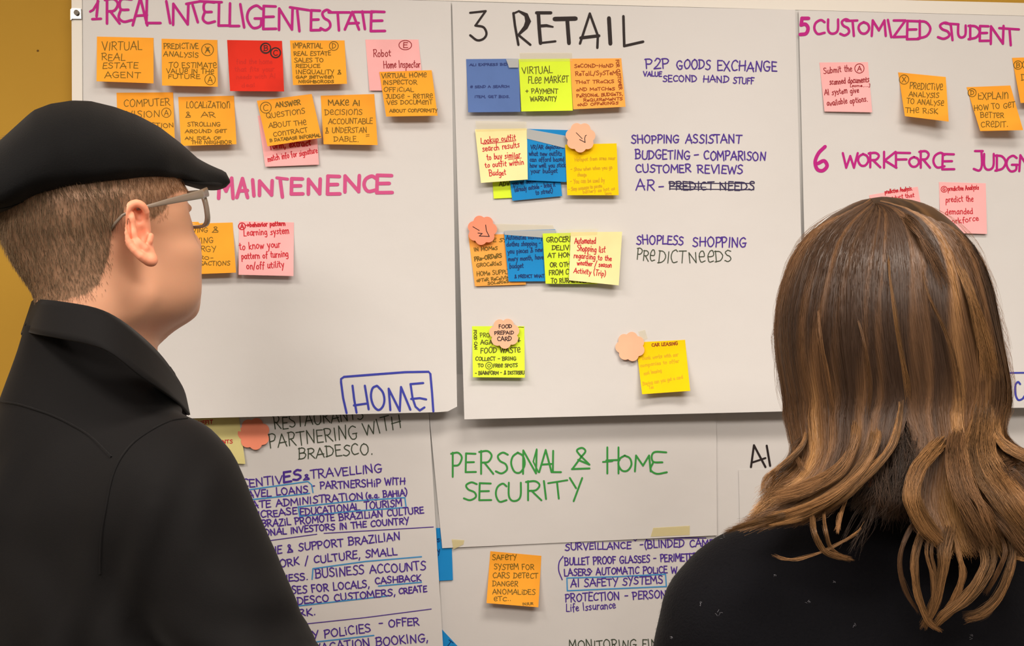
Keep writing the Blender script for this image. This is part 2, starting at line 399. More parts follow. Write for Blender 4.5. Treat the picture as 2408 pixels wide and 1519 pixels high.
# ------------------------------------------------------------------ the room
box('floor', (-2.6, -4.6, -.05), (2.6, .03, 0), M_floor, kind='structure')
box('ceiling', (-2.6, -4.6, 2.8), (2.6, .03, 2.85), M_ceil, kind='structure')
w = box('wall_back', (-2.6, .024, 0), (2.6, .12, 2.8), M_wall, kind='structure')
hole = slab('nail_hole', [(86, 119), (88, 116.5), (91, 117.5), (91.5, 120), (89, 121.5), (86.5, 121)], .0235, .026, mat('hole_dark', (96, 66, 20)), w)
for s, n in ((-2.65, 'wall_left'), (2.6, 'wall_right')): box(n, (s, -4.6, 0), (s + .05, .03, 2.8), M_side, kind='structure')
box('baseboard_back', (-2.6, .01, 0), (2.6, .024, .09), M_frame, kind='structure')

# ------------------------------------------------------------------ whiteboard
def top_hi(x): return -47 + .0241 * (x - 168)
def top_lo(x): return 2 + .026 * (x - 1060)
B0 = P(168, 0, 0)[0]
wb = empty('whiteboard', (.35, .012, 1.45)); tag(wb, 'long white framed whiteboard on the yellow wall, covered by flip chart sheets', 'whiteboard')
XR = 3250
slab('writing_surface', [(190, top_lo(190) - 4), (XR - 10, top_lo(XR) - 4), (XR - 10, 1985), (190, 1985)], .0006, .018, M_board, wb)
slab('frame_top', [(168, top_hi(168)), (XR, top_hi(XR)), (XR, top_lo(XR)), (168, top_lo(168))], -.0003, .023, M_frame, wb)
slab('frame_side', [(168, top_lo(168) + .5), (193, top_lo(193) + .5), (197, 1000), (200, 1979), (176, 1979), (172, 900)], -.0003, .023, M_frame, wb)
slab('frame_side', [(XR - 26, top_lo(XR - 26) + .5), (XR, top_lo(XR) + .5), (XR, 1979), (XR - 26, 1979)], -.0003, .023, M_frame, wb)
slab('frame_bottom', [(172, 1980), (XR, 1980), (XR, 2010), (172, 2010)], -.0003, .023, M_frame, wb)
cl = slab('corner_clip', [(168, 19), (190, 20), (191, 44), (168, 44)], -.0035, -.0004, M_metal); tag(cl, 'small square metal clip screwed onto the white board frame at upper left', 'clip')
a = [(179 + 6 * math.cos(t * math.pi / 6), 29 + 6.5 * math.sin(t * math.pi / 6)) for t in range(12)]
sc = slab('screw', a, -.0065, -.0034, M_screw, cl)
slab('folded_edge', [(165.5, 22), (168.4, 20), (168.4, 45), (165.5, 47)], -.0035, .012, M_metal, cl)

# ------------------------------------------------------------------ sheets
def sst(t): t = min(max(t, 0), 1); return t * t * (3 - 2 * t)
class Sheet:
    def __init__(s, name, label, quad, h0, lift, y_from, m, wav=1.0, seed=0, cut=None, par=0.0):
        s.q = quad; s.h0 = h0; s.lift = lift; s.yf = y_from; s.wav = wav; s.sd = seed
        s.yb = max(quad[2][1], quad[3][1])
        nx, ny = 40, 60; V = []
        (a, b, c, d) = quad
        for j in range(ny + 1):
            v = j / ny
            for i in range(nx + 1):
                u = i / nx
                x = (a[0] * (1 - u) + b[0] * u) * (1 - v) + (d[0] * (1 - u) + c[0] * u) * v
                y = (a[1] * (1 - u) + b[1] * u) * (1 - v) + (d[1] * (1 - u) + c[1] * u) * v
                if cut:   # torn/bent corner: pull points up to the cut line
                    (x1, y1), (x2, y2) = cut
                    if x > x1: y = min(y, y1 + (y2 - y1) * (x - x1) / (x2 - x1))
                V.append(s.pt(x, y, 0))
        fr = [(j * (nx + 1) + i, j * (nx + 1) + i + 1, (j + 1) * (nx + 1) + i + 1, (j + 1) * (nx + 1) + i) for j in range(ny) for i in range(nx)]
        s.o = mesh_obj(name, V, np.array(fr)[:, ::-1].copy(), m); tag(s.o, label, 'paper', 'flip chart sheets on the whiteboard')
        md = s.o.modifiers.new('thick', 'SOLIDIFY'); md.thickness = .0002; md.offset = -1; s.o.modifiers.new('sharp', 'EDGE_SPLIT').split_angle = 1.0
    def off(s, x, y):
        t = min(max((y - s.yf) / (s.yb - s.yf), 0), 1.05) ** 2; k = s.sd
        wv = .0006 * s.wav * (math.sin(x * .011 + k) * math.sin(y * .009 + 2 * k) + .6 * math.sin(x * .004 - y * .006 + k) + 1.2) + .0012 * s.wav * t * math.sin(x * .0085 + k * 3)
        return s.h0 + s.lift * t + wv
    def pt(s, x, y, lift=0): return P(x, y, -(s.off(x, y) + lift))

S_low = Sheet('flip_chart_sheet', 'lower flip chart sheet with purple surveillance list beside the woman', [(1030, 1210), (1742, 1190), (1730, 1990), (1050, 1990)], .0008, 0, 100, M_paper2, .5, 1)
S_head = Sheet('flip_chart_sheet', 'flip chart strip headed personal and home security in green letters', [(1000, 880), (1684, 880), (1686, 1259), (1040, 1289)], .0026, .001, 1100, M_paper2, .6, 2)
S_ai = Sheet('flip_chart_sheet', 'flip chart sheet marked AI in black, beside the woman\'s hair', [(1674, 870), (2700, 870), (2700, 1985), (1700, 1985)], .0014, 0, 100, M_paper2, .3, 3)
S_ai2 = Sheet('flip_chart_sheet', 'bright narrow white sheet edge under the letters AI', [(1737, 1104), (2500, 1104), (2500, 1980), (1756, 1980)], .0032, .0, 1080, M_paper2, .3, 4)
S_list = Sheet('flip_chart_sheet', 'flip chart sheet with slanting purple list about travelling and loans beside the man', [(190, 900), (1003, 880), (1070, 1985), (190, 1985)], .0050, .004, 1000, M_paper2, .8, 5)
S_home = Sheet('flip_chart_sheet', 'large flip chart sheet with boxed blue word HOME and magenta headings', [(195, -22), (1060, 3), (1075, 968), (200, 990)], .0032, .030, 260, M_paper, 1.0, 6, cut=((1036, 976), (1075, 956)))
S_ret = Sheet('flip_chart_sheet', 'large flip chart sheet headed 3 RETAIL in black letters', [(1063, 5), (1870, 23), (1895, 966), (1092, 986)], .0032, .030, 260, M_paper, 1.0, 8)
S_cus = Sheet('flip_chart_sheet', 'flip chart sheet headed customized student at the right, behind the woman', [(1878, 24), (2690, 45), (2710, 955), (1902, 965)], .0030, .030, 260, M_paper, 1.0, 9)

def letters(name, sheet, strokes, c): return ink(name, strokes, lambda x, y, l: sheet.pt(x, y, l + .0004), I[c], sheet.o)

# headings
h = boxed([('R', 247, 281, -3, 55), ('\u03b5', 279, 310, -3, 51), ('A', 312, 346, -5, 59), ('L', 344, 377, -2, 54), ('I', 391, 400, 3, 54), ('N', 407, 443, 8, 58),
           ('I', 453, 465, 12, 52), ('\u03b5', 477, 505, 4, 54), ('L', 514, 541, 5, 60), ('L', 540, 562, 8, 61), ('I', 565, 574, 10, 64), ('G', 581, 618, 13, 66), ('E', 619, 649, 14, 68), ('N', 656, 688, 19, 70), ('I', 699, 704, 25, 73),
           ('E', 731, 753, 24, 71), ('S', 754, 778, 23, 71), ('I', 794, 797, 30, 71), ('A', 811, 844, 28, 69), ('I', 852, 858, 27, 68), ('E', 872, 905, 27, 73)], 6.2, .2)
h += line([(212, 27), (219, 23), (231, 3)], 5.6) + line([(230, 2), (229, 18), (227, 38)], 6.4) + line([(217, 45), (237, 44)], 6) + line([(438, 9), (470, 3), (521, 5)], 6) + line([(682, 17), (727, 24)], 6) + line([(773, 29), (822, 29)], 6) + line([(833, 28), (880, 28)], 6)
letters('heading', S_home, h, 'magenta')
h = boxed([('M', 514, 548, 419, 466), ('A', 557, 582, 420, 464), ('I', 594, 597, 423, 460), ('N', 610, 640, 425, 459), ('I', 659, 664, 424, 463), ('E', 685, 712, 420, 456), ('N', 725, 753, 421, 456), ('E', 770, 799, 414, 456), ('N', 811, 845, 413, 451), ('C', 856, 884, 414, 450), ('E', 886, 922, 412, 453)], 8.4, .2)
h += line([(651, 418), (676, 421)], 7)
letters('heading', S_home, h, 'rose')
h = line([(815, 971), (807, 936), (802, 899), (802, 891), (809, 886), (886, 880), (953, 875), (1008, 874), (1012, 879), (1016, 924), (1019, 967)], 5.2)
h += line([(829, 907), (833, 940), (838.5, 970)], 5.2) + line([(858, 907), (867, 962)], 5.2) + line([(832.5, 953), (861, 949)], 5) + line([(886, 907), (876, 913), (872.4, 932), (878, 953), (889.6, 964), (900, 956), (904, 940), (900, 922), (888, 908)], 5.2, True)
h += line([(918, 964), (914, 914), (940, 966), (943, 910), (965, 963)], 5.2) + line([(995, 900.5), (965.4, 903), (970, 935), (977, 956), (987, 965), (998, 958)], 5) + line([(967, 938), (987, 936), (1002, 939)], 5)
letters('heading', S_home, h, 'blue')
h = line([(1105.7, 30), (1142, 26), (1118, 60)], 5) + line([(1118, 60), (1137, 64), (1144, 79), (1137, 91), (1122, 94.5), (1106, 83)], 5.4, True)
h += line([(1207.4, 31), (1211, 60), (1219, 105)], 5.8) + [([(1207, 32), (1220, 26), (1237, 35), (1242, 50), (1236, 64), (1219, 82)], [5, 5, 10, 14, 11, 5])] + line([(1219, 82), (1247, 105)], 5.6)
h += line([(1266, 31), (1268, 66), (1271, 101)], 8.4) + line([(1262, 30), (1295, 30)], 7.5) + [([(1270, 61), (1285, 60), (1300, 63)], [7, 7, 4])] + line([(1271, 101), (1306, 97)], 5)
h += line([(1305, 44.6), (1353, 43.6)], 10.5) + line([(1334, 48), (1338, 101)], 9) + line([(1364, 102), (1387, 32), (1406, 84), (1404.7, 112)], 5.8) + line([(1366, 89), (1408, 84)], 7.5)
h += line([(1432, 43), (1435.4, 102)], 9.4) + line([(1466, 38.4), (1468, 108), (1512, 98)], 6.2)
letters('heading', S_ret, h, 'black')
h = boxed([('5', 1882, 1901, 43, 81)], 8.5, .1) + boxed([('C', 1915, 1939, 47, 80), ('U', 1947, 1971, 46, 79), ('S', 1976, 1998, 45, 83), ('I', 2005, 2008, 50, 84), ('O', 2019, 2044, 52, 79), ('M', 2050, 2083, 48, 84), ('I', 2088, 2096, 47, 87),
           ('Z', 2101, 2131, 48, 87), ('E', 2133, 2160, 49, 92), ('D', 2159, 2188, 49, 90), ('S', 2206, 2234, 53, 91), ('I', 2236, 2240, 58, 94), ('U', 2253, 2271, 60, 88), ('D', 2278, 2304, 60, 92), ('E', 2304, 2325, 61, 96), ('N', 2330, 2360, 61, 103), ('I', 2374, 2377, 68, 106)], 5.8, .25)
h += line([(1990, 49), (2016, 48)], 5.6) + line([(2223, 55), (2254, 57)], 5.6) + line([(2350, 66), (2396, 69)], 5.6)
letters('heading', S_cus, h, 'magenta')
h = [(catmull([(1940, 345), (1925, 360), (1917, 380), (1922, 398), (1935, 401), (1945, 390), (1938, 378), (1924, 384)], 5), 8.5)]
h += boxed([('W', 1982, 2017, 360, 394), ('O', 2018, 2042, 362, 390), ('R', 2043, 2070, 359, 393), ('K', 2079, 2108, 357, 394), ('F', 2107, 2140, 359, 393), ('O', 2138, 2161, 369, 392), ('R', 2162, 2187, 355, 394), ('C', 2195, 2221, 359, 394), ('E', 2216, 2244, 362, 398),
            ('J', 2290, 2311, 355, 401), ('U', 2314, 2337, 362, 399), ('D', 2341, 2365, 365, 401), ('G', 2367, 2393, 366, 403), ('M', 2397, 2432, 365, 402)], 5.4, .25)
letters('heading', S_cus, h, 'magenta')
letters('heading', S_cus, line([(2360, 877), (2520, 875), (2524, 960)], 4) + line([(2399, 903), (2394, 898), (2388, 906), (2388, 926), (2394, 940), (2404, 938), (2410, 930)], 4.6, True), 'blue')
h = boxed([('P', 1061, 1086, 1064, 1121), ('E', 1095, 1119, 1066, 1110), ('R', 1127, 1160, 1060, 1114), ('S', 1166, 1194, 1064, 1113), ('O', 1202, 1234, 1064, 1112), ('N', 1230, 1262, 1058, 1114), ('A', 1268, 1297, 1058, 1110), ('L', 1300, 1319, 1060, 1110), ('&', 1345, 1386, 1053, 1103),
           ('H', 1426, 1457, 1052, 1113), ('O', 1454, 1485, 1071, 1108), ('M', 1493, 1530, 1071, 1108), ('\u03b5', 1530, 1568, 1062, 1114),
           ('S', 1091, 1121, 1134, 1176), ('E', 1127, 1155, 1136, 1176), ('C', 1166, 1191, 1137, 1180), ('U', 1196, 1225, 1135, 1178), ('R', 1237, 1273, 1131, 1176), ('I', 1279, 1284, 1131, 1173), ('I', 1310, 1314, 1135, 1172), ('Y', 1340, 1369, 1124, 1178)], 4.4, .4)
h += line([(1289, 1136), (1334, 1129)], 4) + line([(1418, 1086), (1440, 1084)], 4) + line([(1262, 1056), (1254, 1085), (1266, 1110)], 3.5)
letters('heading', S_head, h, 'green')
letters('heading', S_ai, line([(1766, 1098), (1773, 1047), (1800, 1098)], 5) + line([(1770, 1087), (1800, 1077)], 4.4) + line([(1803, 1048), (1811, 1095)], 5), 'black')

# purple writing on the retail sheet
h = []
for t in [('P2P', 1518, 161, 1574, 160, 24), ('GOODS', 1591, 162, 1671, 163, 22), ('EXCHANGE', 1687, 165, 1827, 168, 24), ('SHOPPING', 1485, 337, 1597, 336, 19), ('ASSISTANT', 1612, 336, 1743, 337, 20),
          ('BUDGETING', 1494, 373, 1623, 374, 21), ('-', 1631, 373, 1644, 373, 20), ('COMPARISON', 1655, 375, 1801, 377, 21), ('CUSTOMER', 1495, 406, 1625, 405, 19), ('REVIEWS', 1640, 407, 1747, 408, 20),
          ('AR', 1496, 447, 1539, 448, 25), ('-', 1548, 449, 1563, 449, 20), ('SHOPLESS', 1497, 574, 1607, 575, 21), ('SHOPPING', 1629, 579, 1755, 581, 23)]: h += write(*t, w=3.0)
for t in [('VALUE', 1513, 179, 1556, 179, 11), ('SECOND', 1559, 192, 1639, 192, 15), ('HAND', 1653, 193, 1714, 194, 15), ('STUFF', 1724, 196, 1773, 197, 15)]: h += write(*t, w=2.6)
letters('lettering', S_ret, h, 'purple')
h = write('PREDICT NEEDS', 1573, 446, 1774, 447, 20, 2.8) + line([(1573, 431), (1774, 431)], 2) + line([(1577, 444), (1773, 446)], 2) + line([(1576, 438), (1660, 440)], 1.6)
letters('lettering', S_ret, h, 'ink')
h = write('PR\u20ac', 1497, 609, 1540, 614, 26, 2.2) + write('DICT', 1547, 617, 1612, 619, 30, 2.2) + write('N\u20ac\u20acDS', 1620, 618, 1721, 615, 28, 2.2)
letters('lettering', S_ret, h, 'darkgreen')

# list on the lower middle sheet
h = []
for t in [('SURVEILLANCE', 1329, 1294, 1484, 1290, 16), ('-(BLINDED', 1504, 1289, 1609, 1286, 18), ('CAMERAS', 1622, 1286, 1720, 1284, 17), ('BULLET PROOF GLASSES - PERIMETER', 1328, 1329, 1640, 1318, 17),
          ('LASERS ', 1327, 1354, 1396, 1352, 16), ('AUTOMATIC POLiCE W', 1402, 1351, 1592, 1347, 16), ('AI SAFETY SYSTEMS', 1342, 1381, 1559, 1371, 18), ('PROTECTION - PERSONAL', 1329, 1415, 1594, 1405, 19)]: h += write(*t, w=2.7)
h += line([(1324, 1308), (1315, 1322), (1314, 1342), (1322, 1363)], 2.6, True) + line([(1384, 1337), (1392, 1343), (1385, 1351)], 2.2)
h += write('Life Issurance', 1331, 1438, 1448, 1430, 18, 2.2) + line([(1320, 1271), (1412, 1264), (1486, 1265), (1494, 1272), (1500, 1265), (1660, 1265)], 2.2)
letters('lettering', S_low, h, 'purple')
letters('lettering', S_low, line([(1333, 1359), (1450, 1356), (1565, 1350), (1567, 1379)], 3) + line([(1333, 1359), (1334, 1389), (1450, 1384), (1567, 1379)], 3), 'sky')
letters('lettering', S_low, write('MONITORING FINANCIAL', 1338, 1527, 1640, 1523, 22, 2.2), 'darkgreen')

# list on the sheet beside the man
h = write('RESTAURANTS', 645, 1011, 856, 984, 30, 2.4) + write('PARTNERING', 634, 1054, 842, 1030, 32, 2.4) + write('WITH', 857, 1024, 945, 1006, 32, 2.4) + write('BRADESCO.', 702, 1079, 878, 1067, 26, 2.4)
letters('lettering', S_list, h, 'darkgreen')
h = []
for t in [('INCENTIV', 540, 1149, 664, 1137, 20), ('&', 713, 1129, 729, 1128, 13), ('TRAVELLING', 731, 1126, 899, 1109, 20), ('TRAVEL LOANS', 553, 1173, 725, 1159, 17), ('- PARTNERSHiP', 732, 1151, 896, 1143, 17), ('WITH', 905, 1141, 953, 1138, 16),
          ('STATE ADMINISTRATION', 563, 1198, 855, 1174, 17), ('(e.g. BAHIA)', 861, 1173, 958, 1165, 15), ('INCREASE', 590, 1221, 699, 1208, 16), ('EDUCATIONAL TOURISM', 706, 1212, 945, 1190, 17),
          ('TO BRAZiL PROMOTE BRAZILiAN CULTURE', 580, 1243, 997, 1206, 16), ('INTERNATIONAL INVESTORS IN THE COUNTRY', 520, 1268, 962, 1231, 15), ('VALUE & SUPPORT BRAZILIAN', 590, 1308, 942, 1269, 18),
          ('ARTWORK / CULTURE, SMALL', 590, 1340, 934, 1304, 18), ('BUSINESS.', 610, 1375, 725, 1363, 17), ('BUSINESS ACCOUNTS', 742, 1359, 1002, 1339, 21), ('HOUSES FOR LOCALS,', 640, 1401, 870, 1380, 18), ('CASHBACK', 883, 1374, 991, 1365, 15),
          ('BRADESCO CUSTOMERS,', 652, 1426, 931, 1400, 17), ('CREATE', 938, 1397, 1004, 1391, 14), ('NETWORK.', 610, 1460, 743, 1445, 16), ('SAFETY POLiCIES', 655, 1515, 873, 1485, 20), ('- OFFER', 890, 1475, 986, 1470, 18), ('VACATION BOOKING,', 740, 1533, 1008, 1508, 20)]: h += write(*t, w=2.9)
h += write('ES', 666, 1135, 710, 1128, 24, 5)
h += line([(620, 1273), (745, 1256)], 2) + line([(762, 1254), (900, 1246), (1019, 1239)], 2) + line([(700, 1469), (860, 1452), (1014, 1432)], 2)
letters('lettering', S_list, h, 'purple')
h = line([(560, 1155), (724, 1132), (733, 1140), (736, 1158)], 3) + line([(560, 1178), (728, 1160)], 3) + line([(701, 1192), (830, 1178), (952, 1170), (955, 1193), (830, 1202), (705, 1214), (701, 1192)], 3)
h += line([(734, 1362), (736, 1337), (860, 1320), (991, 1309)], 3) + line([(890, 1378), (991, 1369)], 3) + line([(680, 1427), (914, 1401)], 3) + line([(720, 1512), (879, 1494)], 3)
letters('lettering', S_list, h, 'sky')

# ------------------------------------------------------------------ sticky notes
class Note:
    def __init__(s, name, label, quad, colr, sheet, h0=.0006, lift=.008, curl=0.0, group='sticky notes on the flip chart sheets', cat='sticky note'):
        s.q = [np.array(p, float) for p in quad]; s.sh = sheet; s.h0 = h0; s.lift = lift * (1.6 if lift > .0052 else 1.0); s.curl = curl
        s.dn = (s.q[3] - s.q[0] + s.q[2] - s.q[1]) / 2; s.ac = (s.q[1] - s.q[0] + s.q[2] - s.q[3]) / 2
        n = 10; V = []; a, b, c, d = s.q
        for j in range(n + 1):
            for i in range(n + 1):
                u, v = i / n, j / n
                p = (a * (1 - u) + b * u) * (1 - v) + (d * (1 - u) + c * u) * v
                V.append(s.pt(p[0], p[1]))
        fr = [(j * (n + 1) + i, (j + 1) * (n + 1) + i, (j + 1) * (n + 1) + i + 1, j * (n + 1) + i + 1) for j in range(n) for i in range(n)]
        s.o = mesh_obj(name, V, np.array(fr), NM[colr]); tag(s.o, label, cat, group)
        md = s.o.modifiers.new('thick', 'SOLIDIFY'); md.thickness = .00016; md.offset = -1; s.o.modifiers.new('sharp', 'EDGE_SPLIT').split_angle = 1.0
    def uv(s, x, y):
        p = np.array((x, y)) - s.q[0]
        return float(p @ s.ac / (s.ac @ s.ac)), float(p @ s.dn / (s.dn @ s.dn))
    def off(s, x, y):
        u, v = s.uv(x, y); v = min(max(v, 0), 1.05); u = min(max(u, 0), 1)
        t = max(0, v - .16) / .84
        return s.sh.off(x, y) + s.h0 + s.lift * t ** 1.5 + s.curl * t * t * (abs(2 * u - 1) ** 2)
    def pt(s, x, y, lift=0): return P(x, y, -(s.off(x, y) + lift))
    def text(s, lines, c, w=1.9, extra=None, jit=.85):
        st = []
        for t in lines: st += write(*t[:6], w=(t[6] if len(t) > 6 else w), jit=jit)
        if extra: st += extra
        ink('handwriting', st, s.pt, I[c], s.o); return s

def flower(label, cx, cy, r, colr, sheet, h0, tilt=0, extra=None, col_='black'):
    n = Note.__new__(Note); n.q = [np.array(p, float) for p in ((cx - r, cy - r), (cx + r, cy - r), (cx + r, cy + r), (cx - r, cy + r))]
    n.sh = sheet; n.h0 = h0; n.lift = .004; n.curl = 0; n.dn = n.q[3] - n.q[0]; n.ac = n.q[1] - n.q[0]
    rings = 5; m = 84; V = [n.pt(cx, cy)]; Fc = []
    for k in range(1, rings + 1):
        for i in range(m):
            a = 2 * math.pi * i / m; pr = abs(math.cos((a + tilt) * 3.5)) ** .75
            rr = r * k / rings * (1 - .17 * (1 - pr) * (k / rings))
            V.append(n.pt(cx + rr * math.cos(a), cy + rr * math.sin(a)))
    tri = [(0, 1 + (i + 1) % m, 1 + i) for i in range(m)]
    for k in range(rings - 1):
        for i in range(m):
            a = 1 + k * m + i; b = 1 + k * m + (i + 1) % m; tri.append((a, b, b + m, a + m))
    n.o = mesh_obj('flower_note', V, tri, NM[colr]); tag(n.o, label, 'flower note', 'flower shaped sticky notes')
    md = n.o.modifiers.new('thick', 'SOLIDIFY'); md.thickness = .00016; n.o.modifiers.new('sharp', 'EDGE_SPLIT').split_angle = 1.0
    if extra: ink('handwriting', extra, n.pt, I[col_], n.o)
    return n
SN = 'sticky_note'
H, R_, C_ = S_home, S_ret, S_cus
Note(SN, 'orange sticky note reading virtual real estate agent, first in the top row', [(228, 86), (361, 89), (361, 196), (227, 191)], 'orange', H, lift=.011).text(
    [('VIRTUAL', 240, 119, 334, 117, 20), ('REAL', 239, 142, 294, 142, 16), ('ESTATE', 241, 161, 325, 160, 14), ('AGENT', 246, 183, 330, 183, 14)], 'olive')
Note(SN, 'orange sticky note reading predictive analysis to estimate value in the future', [(380, 91), (511, 94), (512, 204), (381, 201)], 'orange', H, lift=.012).text(
    [('PREDICTiVE', 385, 115, 467, 115, 13), ('ANALYSIS', 384, 132, 467, 135, 12), ('TO ESTIMAT\u20ac', 397, 159, 510, 160, 13), ('VALU\u20ac IN TH\u20ac', 391, 173, 503, 173, 11), ('FUTURE', 395, 185, 471, 185, 10)], 'olive',
    extra=circled('X', 488, 117, 14) + boxed([('A', 483, 493, 111, 124)], 2) + circled('A', 494, 187, 12.5))
n = Note(SN, 'dark red sticky note marked B and C in circles, in the top row', [(534, 94), (663, 96), (668, 215), (541, 214)], 'red', H, lift=.009)
n.text([], 'black', extra=circled('B', 625, 113, 11, 2) + ring(624.5, 113.5, 12.5, 1.8) + circled('C', 648, 124, 11, 2) + ring(648, 124, 12.4, 1.6))
ink('handwriting', write('find the home', 556, 150, 640, 150, 12, 1.8) + write('that fits your', 552, 168, 645, 167, 11, 1.8) + write('needs with AI', 556, 186, 648, 184, 11, 1.8) + write('deal', 568, 205, 600, 204, 10, 1.8), n.pt, I['faintred'], n.o)
Note(SN, 'orange sticky note about impartial real estate sales, right of the red note', [(682, 95), (810, 95), (816, 197), (689, 200)], 'orange', H, lift=.010).text(
    [('IMPARTIAL', 689, 113, 758, 113, 12), ('REAL ESTATE', 691, 131, 778, 130, 10), ('SALES TO', 692, 146, 761, 146, 10), ('REDUCE', 695, 159, 753, 159, 9), ('INEQUALITY &', 696, 174, 803, 174, 10), ('GAP B\u20acTW\u20ac\u20ac\u03b7', 696, 185, 785, 184, 7), ('N\u20acIGHBORODS', 702, 195, 785, 195, 7)], 'olive', extra=circled('D', 785, 108, 10.5))
Note(SN, 'pink sticky note reading robot home inspector, partly under an orange one', [(859, 93), (984, 93), (996, 213), (869, 213)], 'pink', H, lift=.003).text(
    [('Robot', 878, 134, 919, 133, 17), ('Home Inspector', 902, 160, 988, 158, 17)], 'maroon', 1.9, extra=ring(953, 106, 15, 1.9, 11) + boxed([('E', 949, 959, 100, 112)], 2))
Note(SN, 'orange sticky note reading virtual home inspector, overlapping the pink robot note', [(892, 169), (1015, 165), (1029, 272), (908, 274)], 'orange', H, h0=.0036, lift=.009).text(
    [('VIRTUAL HOM\u20ac', 897, 184, 1003, 181, 11), ('INSP\u20acCTOR', 900, 199, 981, 198, 10), ('OFFiCiAL', 902, 216, 973, 215, 10), ('JUDG\u20ac - R\u20acTIR\u20ac', 907, 232, 1018, 231, 10), ('V\u20acS DOCUM\u20ac\u03b7T', 910, 246, 1017, 245, 10), ('ABOUT CO\u03b7FORMITY', 916, 264, 1029, 263, 8)], 'olive')
Note(SN, 'orange sticky note reading computer vision, half hidden behind the black cap', [(274, 218), (407, 217), (411, 329), (278, 331)], 'orange', H, lift=.009).text(
    [('COMPUTER', 291, 251, 400, 248, 17), ('VISION', 299, 276, 377, 275, 15), ('DETECTION', 310, 300, 409, 300, 11)], 'olive', extra=circled('A', 391, 265, 11))
Note(SN, 'orange sticky note reading localization and AR, right of the black cap', [(419, 228), (550, 225), (556, 339), (426, 343)], 'orange', H, lift=.010).text(
    [('LOCALiZATIO\u03b7', 438, 254, 541, 254, 15), ('&', 436, 276, 450, 276, 12), ('AR', 473, 276, 507, 275, 13), ('STROLLiNG', 441, 297, 518, 297, 10), ('AROUND G\u20acT', 435, 313, 533, 312, 9), ('AN IDEA OF', 435, 328, 520, 328, 8), ('TH\u20ac N\u20acIGHBOR', 450, 339, 545, 338, 9)], 'olive')
Note(SN, 'pink sticky note with red script, sticking out under the answer questions note', [(606, 272), (742, 268), (750, 387), (624, 392)], 'pink', H, lift=.004).text(
    [('form, extract', 635, 350, 731, 342, 16, 2.8), ('match info for signature', 630, 380, 747, 359, 14, 2.0)], 'red')
Note(SN, 'tilted orange sticky note reading answer questions about the contract', [(604, 237), (733, 221), (756, 324), (629, 344)], 'orange', H, h0=.0046, lift=.008).text(
    [('ANSW\u20acR', 648, 253, 707, 246, 12, 2.4), ('QU\u20acSTIO\u03b7S', 627, 278, 718, 267, 12), ('ABOUT TH\u20ac', 632, 301, 721, 293, 12), ('CO\u03b7TRACT', 643, 321, 724, 310, 11), ('B DATABAS\u20ac INFORMAL', 635, 334, 754, 321, 8)], 'olive', extra=circled('C', 625, 253, 13))
Note(SN, 'orange sticky note reading make AI decisions accountable', [(754, 225), (880, 221), (888, 341), (761, 339)], 'orange', H, lift=.010).text(
    [('MAK\u20ac AI', 772, 248, 847, 248, 13, 2.4), ('D\u20acCISIO\u03b7S', 764, 270, 852, 270, 13), ('ACCOUNTABLE', 772, 291, 876, 291, 13), ('& UNDERSTAN', 765, 313, 863, 312, 13), ('DABLE.', 785, 333, 844, 333, 12)], 'olive', extra=line([(861, 317), (868, 316)], 1.6) + line([(861, 321), (868, 320)], 1.6))
Note(SN, 'orange sticky note partly hidden behind the man\'s face', [(418, 527), (547, 523), (555, 641), (424, 646)], 'orange', H, lift=.009).text(
    [('SAVING', 432, 547, 489, 546, 11), ('&', 498, 546, 515, 546, 14), ('SOLVING', 428, 572, 502, 571, 13), ('ENERGY', 436, 592, 508, 591, 13), ('ZERO-', 448, 610, 502, 610, 8), ('TRANSACTIONS', 430, 625, 541, 624, 10)], 'olive', 1.9)
Note(SN, 'pink sticky note reading learning system to know your pattern, below the maintenance heading', [(562, 520), (691, 523), (690, 649), (561, 646)], 'pink', H, lift=.007).text(
    [('>behavior pattern', 579, 534, 671, 530, 11, 2.6), ('Learning system', 573, 555, 680, 549, 16), ('to know your', 563, 588, 660, 581, 17), ('pattern of turning', 568, 610, 678, 603, 15), ('on/off utility', 580, 633, 668, 629, 16)], 'red', 2.2, extra=ring(569, 532, 8, 2.6) + boxed([('A', 565, 573, 527, 538)], 2.6))
# retail sheet, first row
Note(SN, 'dull blue square sticky note with faint dark writing, under the retail heading', [(1096, 139), (1219, 138), (1224, 263), (1101, 264)], 'slate', R_, lift=.006).text(
    [('ALi EXPRESS BID', 1104, 155, 1193, 154, 6), ('# SEND A SEARCH', 1106, 207, 1198, 206, 6), ('ITEM, GET BIDS.', 1116, 230, 1199, 230, 6)], 'slateink', 1.7)
Note(SN, 'lime green sticky note reading virtual flea market', [(1220, 139), (1340, 138), (1347, 260), (1226, 262)], 'lime', R_, lift=.008).text(
    [('VIRTUAL', 1228, 174, 1299, 172, 16), ('FL\u20ac\u20ac MARK\u20acT', 1242, 196, 1337, 194, 16), ('+ PAYM\u20acNT', 1236, 220, 1312, 220, 12), ('WARRA\u03b7TY', 1247, 238, 1309, 237, 11)], 'deep')
n = Note(SN, 'orange sticky note about second-hand retail, right of the lime flea market note', [(1340, 138), (1461, 137), (1471, 251), (1348, 257)], 'peach', R_, lift=.009)
n.text([('SeCOND-HaND', 1351, 159, 1442, 158, 9), ('ReTaIL/SySTeM', 1353, 178, 1450, 176, 10), ('THaT TRaCKS', 1353, 196, 1444, 195, 8), ('aND MaTCHeS', 1355, 214, 1446, 212, 8), ('PeRSONaL BUDGeTS,', 1356, 229, 1465, 224, 8), ('ReQUIReMeNTS', 1372, 239, 1464, 235, 7), ('aND OFFeRINGS', 1358, 249, 1454, 245, 7)], 'brown', 1.9, extra=write('FOR CUSTOMER', 1448, 141, 1456, 211, 8, 1.8))
